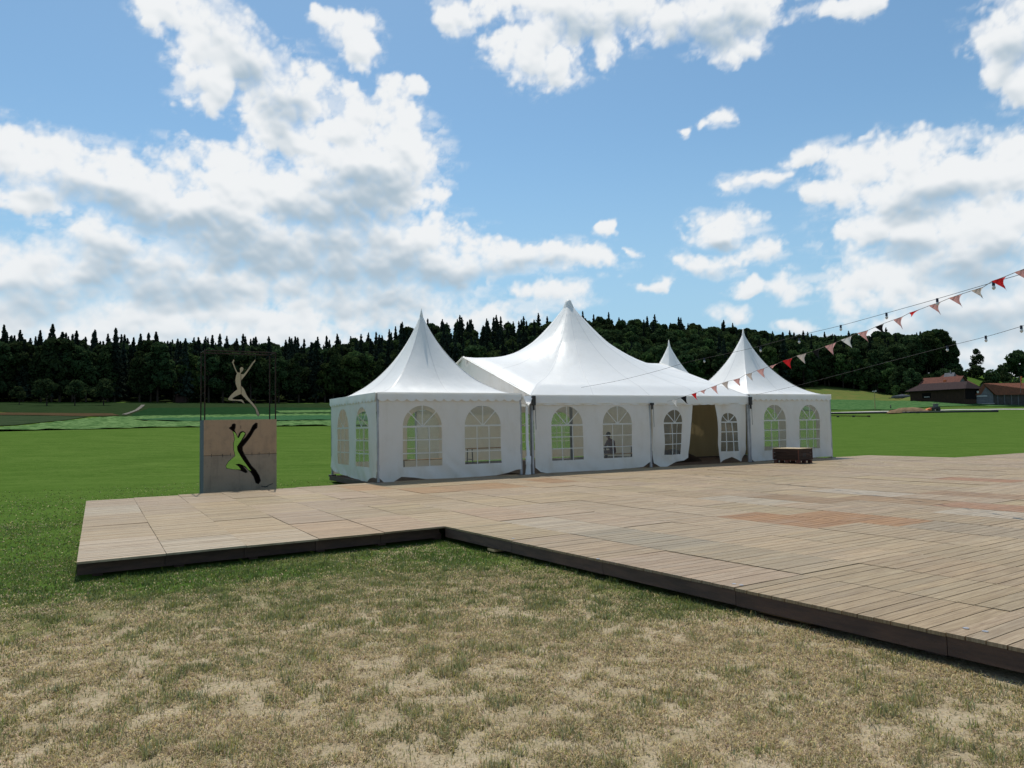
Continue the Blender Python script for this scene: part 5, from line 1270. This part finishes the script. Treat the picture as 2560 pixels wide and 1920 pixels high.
FIG9 = [(600, 170), (607, 200), (588, 250), (612, 320), (645, 400), (680, 470), (735, 475), (738, 440), (735, 385), (748, 358), (775, 347), (805, 358), (818, 385), (808, 425), (780, 455), (760, 478), (762, 510), (815, 515), (880, 450), (930, 375), (985, 290), (1030, 235), (1065, 200), (1092, 168), (1085, 225), (1050, 255), (985, 360), (930, 435), (860, 535), (815, 590), (768, 650), (758, 710), (762, 775),
        (815, 830), (850, 890), (880, 970), (920, 1040), (975, 1110), (1040, 1180), (1095, 1250), (1130, 1310), (1165, 1380), (1182, 1440), (1168, 1475), (1140, 1465), (1110, 1400), (1095, 1320), (1040, 1250), (960, 1160), (880, 1090), (820, 1030), (765, 965), (700, 990), (610, 1035), (560, 1060), (580, 1092), (680, 1098), (770, 1095), (805, 1115), (828, 1160), (850, 1200), (815, 1175), (760, 1135), (660, 1122), (540, 1118), (465, 1100), (470, 1070), (520, 1000), (600, 920), (680, 860), (665, 810), (640, 740), (630, 650), (645, 560), (665, 490), (625, 410), (590, 320), (565, 255), (545, 235), (570, 215), (580, 185)]
fig_px = [(x / 9.21875 + 520, y / 9.21875 + 880) for x, y in FIG9]
HOLE = [(523, 908), (552, 892), (556, 874), (575, 866), (586, 872), (584, 905), (576, 930), (588, 958), (600, 985), (612, 1003), (625, 965), (640, 948), (662, 942), (682, 955), (684, 975), (664, 1010), (648, 1042), (690, 1000), (730, 945), (760, 885), (790, 858), (803, 862), (800, 905), (775, 925), (740, 985), (700, 1040), (655, 1095), (655, 1130), (680, 1180), (710, 1230), (745, 1285), (790, 1330), (820, 1380), (835, 1430), (815, 1460), (790, 1450), (770, 1390), (740, 1345), (700, 1305), (660, 1285), (690, 1320), (705, 1345), (690, 1350), (630, 1322), (560, 1315), (500, 1305), (495, 1280), (520, 1240), (585, 1185), (572, 1120), (570, 1060), (580, 1020), (572, 970), (560, 935)]
GREEN = [(555, 940), (578, 950), (592, 968), (611, 1008), (622, 1004), (642, 962), (662, 948), (684, 960), (640, 1036), (602, 1090), (606, 1130), (640, 1190), (660, 1222), (700, 1276), (742, 1332), (715, 1322), (690, 1292), (655, 1272), (620, 1260), (585, 1268), (620, 1290), (640, 1318), (560, 1318), (480, 1330), (480, 1275), (512, 1240), (560, 1195), (560, 1120), (552, 1060), (560, 1020)]
def steel_mat(name, top, low, split):
    m = bpy.data.materials.new(name); m.use_nodes = True; T = NT(m.node_tree); b = T.n['Principled BSDF']; b.inputs['Roughness'].default_value = .72; b.inputs['Specular IOR Level'].default_value = .3
    tc = T.new('ShaderNodeTexCoord'); v = tc.outputs['Object']; sx = T.new('ShaderNodeSeparateXYZ'); T.put(sx.inputs[0], v)
    n = T.noise(v, 2.2, 6, .65); n2 = T.noise(v, 14, 4, .6); st = T.noise(T.vmath('MULTIPLY', v, (9, 9, .6)), 1.0, 4, .6)
    c = T.mix(T.step(sx.outputs[2], split - .004, split + .004), low, top)
    c = T.mix(T.math('MULTIPLY', T.step(n, .45, .75), .6), c, tuple(x * .5 for x in low)); c = T.mix(T.math('MULTIPLY', T.step(n2, .55, .8), .35), c, (.16, .085, .05)); c = T.mix(T.math('MULTIPLY', T.step(st, .5, .8), .35), c, tuple(x * .45 for x in low))
    T.put(b.inputs['Base Color'], c); bp = T.new('ShaderNodeBump'); bp.inputs['Strength'].default_value = .3; bp.inputs['Distance'].default_value = .01; T.put(bp.inputs['Height'], n2); T.put(b.inputs['Normal'], bp.outputs[0]); return m
def plate(name, outline, holes, y, th, m, parent, step=.35):
    V, F = flat_sheet(outline, holes, step); n = len(V)
    P = [(x, y, z) for x, z in V] + [(x, y + th, z) for x, z in V]; fs = [tuple(f) for f in F.tolist()] + [tuple(i + n for i in f[::-1]) for f in F.tolist()]
    cnt = {}
    for f in F.tolist():
        for i in range(3):
            e = (f[i], f[(i + 1) % 3]); cnt[e] = 1
    for (i, j) in list(cnt):
        if (j, i) not in cnt: fs.append((j, i, i + n, j + n))
    return mesh_obj(name, P, fs, m, parent)
zseam = on_plane(*spx(630, 1172), 0)[1]
steel = steel_mat('rust_stained_steel', (.42, .275, .170), (.32, .245, .178), zseam)
hole = [on_plane(*spx(*p), 0) for p in HOLE]; green = [on_plane(*spx(*p), SD) for p in GREEN]
box_out = [(0, -.05), (SW, -.05), (SW, ZT), (0, ZT)]
fp = plate('front_plate', box_out, [hole], 0.0, .008, steel, sc, .3)
plate('back_plate', [(.01, -.05), (SW - .01, -.05), (SW - .01, ZT), (.01, ZT)], [green], SD - .008, .008, M['rust'], sc, .3)
for x in (0.004, SW - .012):
    b = MB(); b.box((x, .0085, -.05), (x + .008, SD - .0085, ZT)); b.build('side_plate', M['greywall'] if x < .1 else M['rust'], sc)
b = MB(); b.box((.013, .009, ZT - .012), (SW - .013, SD - .009, ZT - .004)); b.build('top_plate', M['rust'], sc)
b = MB(); b.box((.013, .009, .0), (SW - .013, SD - .009, .01)); b.build('bottom_plate', M['rust'], sc)
# the weld seam with its tack marks, and the scrawled mark at the lower right
b = MB(); b.box((0.0, -.003, zseam - .005), (hole[46][0] + .12, -.0005, zseam + .005)); b.box((hole[27][0] + .02, -.003, zseam - .005), (SW, -.0005, zseam + .005)); b.build('weld_seam', M['rust'], fp)
for tx, ty in ((350, 1180), (460, 1180), (538, 1172), (750, 1166), (820, 1160), (920, 1164), (640, 900)):
    x, z = on_plane(*spx(tx, ty), 0); b = MB(); b.box((x - .006, -.004, z - .045), (x + .006, -.0004, z + .045)); b.build('tack_weld', M['black'], fp)
b = MB()
for a, c in (((842, 1482), (880, 1492)), ((880, 1492), (905, 1478)), ((905, 1478), (958, 1456)), ((870, 1486), (912, 1490))):
    p = on_plane(*spx(*a), 0); q = on_plane(*spx(*c), 0); b.bar((p[0], -.003, p[1]), (q[0], -.003, q[1]), .004, .02, (0, 0, 1))
b.build('scrawled_mark', M['black'], fp)
# narrow dark rim round the opening
rim_mat = mat('dark_rim_steel', (.05, .038, .034), .8, .2)
ctr = np.mean(hole, axis=0)
def offset_poly(poly, d):
    A = np.array(poly); n = len(A); ar = 0.5 * sum(A[i][0] * A[(i + 1) % n][1] - A[(i + 1) % n][0] * A[i][1] for i in range(n)); s = 1 if ar > 0 else -1; out = []
    for i in range(n):
        e = A[(i + 1) % n] - A[i - 1]; L = np.hypot(*e) + 1e-9; out.append(A[i] + s * d * np.array([e[1], -e[0]]) / L)
    return out
for i in range(len(hole)):
    j = (i + 1) % len(hole); O = offset_poly(hole, .014)
    if i == 0: V = [(x, -.0018, z) for x, z in hole] + [(x, -.0018, z) for x, z in O]; F = []
    F.append((i, j, len(hole) + j, len(hole) + i))
mesh_obj('cut_edge', V, F, rim_mat, fp)
# frame of square tube
for x, y in ((.025, .025), (SW - .025, .025), (.025, SD - .025), (SW - .025, SD - .025)):
    b = MB(); b.box((x - .016, y - .016, ZT - .0035), (x + .016, y + .016, ZF - .036)); b.build('frame_post', M['rust'], sc, bevel=.003)
for p, q in (((0.0, .025), (SW, .025)), ((0.0, SD - .025), (SW, SD - .025)), ((.025, .046), (.025, SD - .046)), ((SW - .025, .046), (SW - .025, SD - .046))):
    b = MB(); b.bar((p[0], p[1], ZF - .02), (q[0], q[1], ZF - .02), .032, .032); b.build('frame_rail', M['rust'], sc, bevel=.003)
fig = [on_plane(*p, SD * .45) for p in fig_px]
tan_steel = steel_mat('tan_painted_steel', (.52, .42, .27), (.50, .41, .28), 2.9)
fo = plate('leaping_figure', fig, [], SD * .45, .02, tan_steel, sc, .2); fo['label'] = 'pale flat figure leaping with raised arms'
O = offset_poly(fig, .010); n = len(fig); V = [(x, SD * .45 - .001, z) for x, z in fig] + [(x, SD * .45 - .001, z) for x, z in O]
mesh_obj('figure_edge', V, [(i, (i + 1) % n, n + (i + 1) % n, n + i) for i in range(n)], M['rust'], fo)
b = MB(); xs = on_plane(520 + 757 / 9.219, 880 + 640 / 9.219, SD * .45); xa = on_plane(520 + 757 / 9.219, 880 + 478 / 9.219, SD * .45); xb = on_plane(520 + 765 / 9.219, 880 + 960 / 9.219, SD * .45); b.bar((xa[0], SD * .45 - .003, xa[1]), (xb[0], SD * .45 - .003, xb[1]), .005, .012, (1, 0, 0)); b.build('figure_seam', M['rust'], fo)
for px in (fig[0], fig[23]):
    b = MB(); b.tube([(px[0], SD * .45 + .01, px[1] - .02), (px[0] + .01, SD * .45 + .01, ZF - .03)], .004, 5); b.build('hanging_wire', M['black'], sc)

# ================================================================ crate on a pallet
P = gp(1998, 1160, DZ); cyaw = radians(-14)
cr = empty('pallet_crate', (P[0], P[1], DZ), cyaw); tag(cr, 'dark wooden crate on a pallet before the right-hand tent', 'crate')
dw = mat('dark_weathered_crate', (.070, .045, .035), .85, .1, color2=(.040, .028, .024), vscale=3, stretch=(1, 1, 8), bump=.3, obj_random=.3); rw = mat('reddish_crate_edge', (.135, .06, .045), .8, .15, var=.3)
CL, CW = 1.12, 0.80                       # along local -x and +y ; corner at the origin faces the camera
yv = radians(56); Mx = Matrix.Identity(4)
def cbox(name, lo, hi, m, parent=cr):
    b = MB(); b.box(lo, hi); return b.build(name, m, parent, bevel=.004)
for k in range(3):
    z0 = .15 + .135 * k
    cbox('front_board', (-CL, 0, z0), (0, .022, z0 + .128), dw); cbox('back_board', (-CL, CW - .022, z0), (0, CW, z0 + .128), dw)
    cbox('side_board', (-.022, .0225, z0), (0, CW - .0225, z0 + .128), dw); cbox('side_board', (-CL, .0225, z0), (-CL + .022, CW - .0225, z0 + .128), dw)
for x, y in ((.004, -.012), (-CL - .004, -.012), (.004, CW + .012), (-CL - .004, CW + .012)):
    cbox('corner_batten', (x - .035, y - .010, .15), (x + .010, y + .010, .56), rw)
cbox('lid', (-CL - .02, -.03, .557), (.02, CW + .03, .578), mat('pale_lid', (.50, .40, .26), .7, .2, var=.25))
for y in (0.0, CW / 2 - .05, CW - .10): cbox('pallet_runner', (-CL - .02, y, .0), (.02, y + .10, .022), rw)
for x in (-CL, -CL / 2 - .07, -.14):
    for y in (0.0, CW / 2 - .05, CW - .10): cbox('pallet_block', (x, y, .0225), (x + .14, y + .10, .115), rw)
for k in range(5): cbox('pallet_slat', (-CL - .02, k * .175, .1155), (.02, k * .175 + .10, .138), rw)
for y in (.27, .36): cbox('side_slot', (-.0005, y, .26), (.004, y + .05, .40), M['black'])
cr.rotation_euler[2] = radians(-57)

# ================================================================ bunting and light strings
def r8(x, y): return x / 2.4043 + 1640, y / 2.4043 + 660
FL = [((90, 822), (120, 815), (130, 862), 'white'), ((145, 805), (180, 793), (192, 843), 'black'), ((210, 783), (240, 775), (252, 820), 'red'), ((263, 765), (298, 755), (295, 782), 'pink'), ((328, 742), (362, 730), (379, 787), 'pink'), ((393, 717), (432, 705), (440, 760), 'tan'), ((463, 697), (502, 687), (515, 742), 'pink'), ((540, 663), (575, 655), (589, 710), 'tan'), ((605, 640), (648, 628), (662, 694), 'pink'), ((683, 615), (727, 600), (700, 630), 'pink'), ((763, 583), (815, 566), (818, 636), 'red'), ((848, 552), (900, 537), (904, 610), 'tan'), ((940, 525), (985, 508), (985, 575), 'black'), ((1018, 495), (1080, 472), (1072, 556), 'pink'), ((1115, 457), (1175, 432), (1187, 513), 'white'), ((1215, 415), (1275, 398), (1282, 475), 'pink'), ((1320, 378), (1370, 357), (1380, 430), 'black'), ((1430, 335), (1485, 315), (1485, 395), 'pink'), ((1527, 293), (1588, 272), (1535, 318), 'red'), ((1645, 250), (1710, 228), (1715, 308), 'pink'), ((1765, 205), (1838, 180), (1845, 262), 'pink'), ((1900, 160), (1965, 140), (1970, 210), 'tan'), ((2022, 103), (2100, 75), (2112, 160), 'red'), ((2160, 50), (2235, 22), (2240, 105), 'pink')]
FC = {'white': (.78, .78, .76), 'black': (.012, .012, .013), 'red': (.66, .025, .03), 'pink': (.78, .41, .38), 'tan': (.66, .56, .50)}
FM = {k: fabric(k + '_flag_cloth', c, c, .8, .1, .35) for k, c in FC.items()}
def bunt_r(px): return 25.2 + (12.0 - 25.2) * min(1.15, max(0, (px - 1670) / (2560 - 1670))) ** 0.8
bn = empty('bunting_string', (0, 0, 0)); tag(bn, 'string of triangular flags rising from the big tent eave to the right', 'bunting')
line = []
for (a, b_, c, k) in FL:
    A = at(*r8(*a), bunt_r(r8(*a)[0])); B = at(*r8(*b_), bunt_r(r8(*b_)[0])); Cc = at(*r8(*c), bunt_r((r8(*a)[0] + r8(*b_)[0]) / 2)); line += [A, B]
    out = np.cross(B - A, np.array([0, 0, 1.0])); out /= np.linalg.norm(out); n = 7; V = []; F = []; rows = []
    for j in range(n):
        t = j / (n - 1); row = []
        m = max(1, n - 1 - j)
        for i in range(m + 1 if j < n - 1 else 1):
            s = i / m if j < n - 1 else 0.5
            e = (A + (B - A) * s) * (1 - t) + Cc * t; e = e + out * (0.05 * sin(pi * t) * (s - .3) + .02 * sin(5 * s + 3 * t + A[0])); row.append(len(V)); V.append(e)
        rows.append(row)
    for j in range(n - 1):
        r0, r1 = rows[j], rows[j + 1]
        for i in range(len(r0) - 1):
            F.append((r0[i], r0[i + 1], r1[min(i, len(r1) - 1)]))
            if i + 1 < len(r1): F.append((r0[i + 1], r1[i + 1], r1[i]))
    f = mesh_obj('flag', V, F, FM[k], bn, True); f['label'] = k + ' triangular flag'
far = line[-1] + (line[-1] - line[-3]) * 6
st = [at(1668, 1003, bunt_r(1668))] + line + [far]
b = MB(); b.tube(st, .0045, 6); b.build('cord', mat('grey_cord', (.12, .11, .10), .8), bn)
def light_string(label, pts, r0, r1, bulbs, x0, x1, bare):
    e = empty('light_string', (0, 0, 0)); tag(e, label, 'string lights', 'strings of bulbs over the deck')
    rr = lambda px: r0 + (r1 - r0) * ((px - x0) / (x1 - x0)) ** 0.85 if px > x0 else r0
    W_ = [at(*p, rr(p[0])) for p in pts]; W_.append(W_[-1] + (W_[-1] - W_[-2]) * 4)
    # smooth between the points
    S_ = []
    for i in range(len(W_) - 1):
        p0, p1, p2, p3 = W_[max(i - 1, 0)], W_[i], W_[i + 1], W_[min(i + 2, len(W_) - 1)]
        for k in range(6):
            t = k / 6; S_.append(.5 * (2 * p1 + (p2 - p0) * t + (2 * p0 - 5 * p1 + 4 * p2 - p3) * t * t + (3 * p1 - p0 - 3 * p2 + p3) * t ** 3))
    S_.append(W_[-1]); b = MB(); b.tube(S_, .0042, 6); b.build('cable', M['black'] if not bare else M['black'], e)
    for (px, py) in bulbs:
        P = at(px, py, rr(px)); so_ = MB(); so_.tube([P + np.array([0, 0, .005]), P - np.array([0, 0, .055])], [.019, .022], 10); s = so_.build('socket', mat('bulb_socket', (.02, .025, .05), .5), e)
        q = MB(); c0 = P - np.array([0, 0, .055]); q.tube([c0, c0 - np.array([0, 0, .02]), c0 - np.array([0, 0, .045]), c0 - np.array([0, 0, .065])], [.014, .026, .024, .006], 12); q.build('bulb', M['whitepaint'], s, True)
light_string('upper string of small bulbs running from the big tent roof to the right', [(1455, 968.5), (1462, 967), (1546, 951.6), (1644, 927), (1710.7, 907.5), (1760.6, 896), (1881, 870), (1997.7, 839), (2101.7, 814), (2216, 782.7), (2343, 747), (2483.5, 705.7), (2580, 678)], 23.2, 12.5,
             [r8(2028, 108), r8(1690, 208), r8(1385, 294), r8(1110, 368), r8(860, 446), r8(628, 500), r8(290, 566)], 1455, 2560, False)
light_string('lower string of small bulbs running from the right-hand tent roof to the right', [(1890, 986.5), (1930, 978), (2002, 961.5), (2100, 936), (2222, 904), (2368, 866), (2464, 842), (2560, 814), (2620, 796)], 26.8, 15.0, [r8(2195, 371), r8(1982, 432), r8(1750, 493)], 1890, 2560, False)

# ================================================================ grass
def blades():
    rng = np.random.default_rng(42)
    bands = [(3.4, 5.0, 15000, .0024), (5.0, 7.0, 11500, .0029), (7.0, 9.5, 7500, .0037), (9.5, 13.0, 3300, .0052), (13.0, 19.0, 800, .0085), (19.0, 30.0, 230, .013)]
    X = []; Y = []; Wd = []
    for r0, r1, den, w in bands:
        half = 0.645; n = int(den * half * (r1 * r1 - r0 * r0))
        r = np.sqrt(rng.uniform(r0 * r0, r1 * r1, n)); a = rng.uniform(-half, half, n); X.append(r * np.sin(a)); Y.append(r * np.cos(a)); Wd.append(np.full(n, w))
    x = np.concatenate(X); y = np.concatenate(Y); w = np.concatenate(Wd)
    r = np.hypot(x, y); g = greenness(x, y)
    # grass grows in tufts and leaves bare patches between them
    cl = fbm(x / 0.14, y / 0.14, 31, 3); big_ = fbm(x / 0.75, y / 0.75, 37, 4); cover = np.clip((cl - .46) * 3.2 + (big_ - .46) * 1.6 + .64 + g * .55, 0.12, 1) * (1 - .9 * sstep(r, 17, 30))
    keep = (rng.uniform(0, 1, len(x)) < cover) & ~under_deck(x, y, -0.03)
    x, y, w, r, g, cl, big_ = (q[keep] for q in (x, y, w, r, g, cl, big_))
    n = len(x); tuft = fbm(x / 0.15, y / 0.15, 61, 3); patch = fbm(x / 1.5, y / 1.5, 53, 3)
    gm = 0.37 + .60 * g + (tuft - .5) * 1.25 + (patch - .5) * .8
    isg = rng.uniform(0, 1, n) < np.clip(gm, 0.04, 0.95)
    lying = (~isg) & (rng.uniform(0, 1, n) < .72)
    h = np.where(isg, rng.uniform(.016, .046, n), rng.uniform(.014, .044, n)) * (0.7 + .7 * cl); h = np.where(isg & (tuft > .63) & (r < 12), h * 1.55, h)
    h = np.where(r > 11, h * .8, h)
    lean = np.where(lying, rng.uniform(1.0, 1.5, n), np.abs(rng.normal(.62, .42, n))); az = rng.uniform(0, 2 * pi, n)
    d = np.stack([np.cos(az), np.sin(az)], 1); l2 = np.minimum(lean * 1.45, 1.75); up1 = np.cos(lean * .6) * h * .55; ou1 = np.sin(lean * .6) * h * .55; up2 = up1 + np.cos(l2) * h * .55; ou2 = ou1 + np.sin(l2) * h * .55
    yaw = az + pi / 2 + rng.normal(0, .5, n); s = np.stack([np.cos(yaw), np.sin(yaw)], 1) * w[:, None] * rng.uniform(.6, 1.35, n)[:, None]
    z0 = height(x, y) - .006 + (fbm(x / 0.6, y / 0.6, 21, 3) - 0.5) * 0.035
    B = np.stack([x, y], 1); m1 = B + d * ou1[:, None]; tp = B + d * ou2[:, None]
    lift = np.where(lying, rng.uniform(.004, .016, n), 0)
    V = np.empty((n, 5, 3)); V[:, 0, :2] = B - s; V[:, 1, :2] = B + s; V[:, 2, :2] = m1 + s * .8; V[:, 3, :2] = m1 - s * .8; V[:, 4, :2] = tp
    V[:, 0, 2] = z0 + lift; V[:, 1, 2] = z0 + lift; V[:, 2, 2] = z0 + up1 + lift; V[:, 3, 2] = z0 + up1 + lift; V[:, 4, 2] = z0 + np.maximum(up2, .003) + lift
    k = np.clip(g * 1.15 - .1, 0, 1)[:, None]
    cg = (np.array([.265, .270, .110]) * (1 - k) + np.array([.110, .160, .036]) * k) * rng.uniform(.55, 1.45, (n, 1)) * np.stack([rng.uniform(.8, 1.3, n), np.ones(n), rng.uniform(.6, 1.6, n)], 1)
    cd_ = np.array([.49, .405, .235]) * rng.uniform(.35, 1.45, (n, 1)) * np.stack([np.ones(n), rng.uniform(.84, 1.1, n), rng.uniform(.7, 1.2, n)], 1)
    c = np.where(isg[:, None], cg, cd_); col = np.ones((n, 5, 4)); col[:, :, :3] = c[:, None, :]
    for nm, sel, lab in (('green_grass', isg, 'short green grass growing on the lawn'), ('dry_grass', ~isg, 'trampled straw-coloured grass over the bare soil')):
        vv = V[sel]; k = len(vv); me = bpy.data.meshes.new(nm)
        me.vertices.add(k * 5); me.vertices.foreach_set('co', vv.astype(np.float32).reshape(-1))
        i = np.arange(k)[:, None] * 5; loops = np.concatenate([i + 0, i + 1, i + 2, i + 3, i + 3, i + 2, i + 4], 1).reshape(-1)
        me.loops.add(k * 7); me.loops.foreach_set('vertex_index', loops.astype(np.int32)); me.polygons.add(k * 2)
        me.polygons.foreach_set('loop_start', (np.arange(k)[:, None] * 7 + np.array([0, 4])).reshape(-1).astype(np.int32))
        me.update(calc_edges=True)
        a = me.attributes.new('tint', 'FLOAT_COLOR', 'POINT'); a.data.foreach_set('color', col[sel].astype(np.float32).reshape(-1))
        me.materials.append(attr_leaf(nm + '_blades', .42)); ob = link(bpy.data.objects.new(nm, me)); tag(ob, lab, 'grass', kind='stuff')
        print(nm, k)
blades()
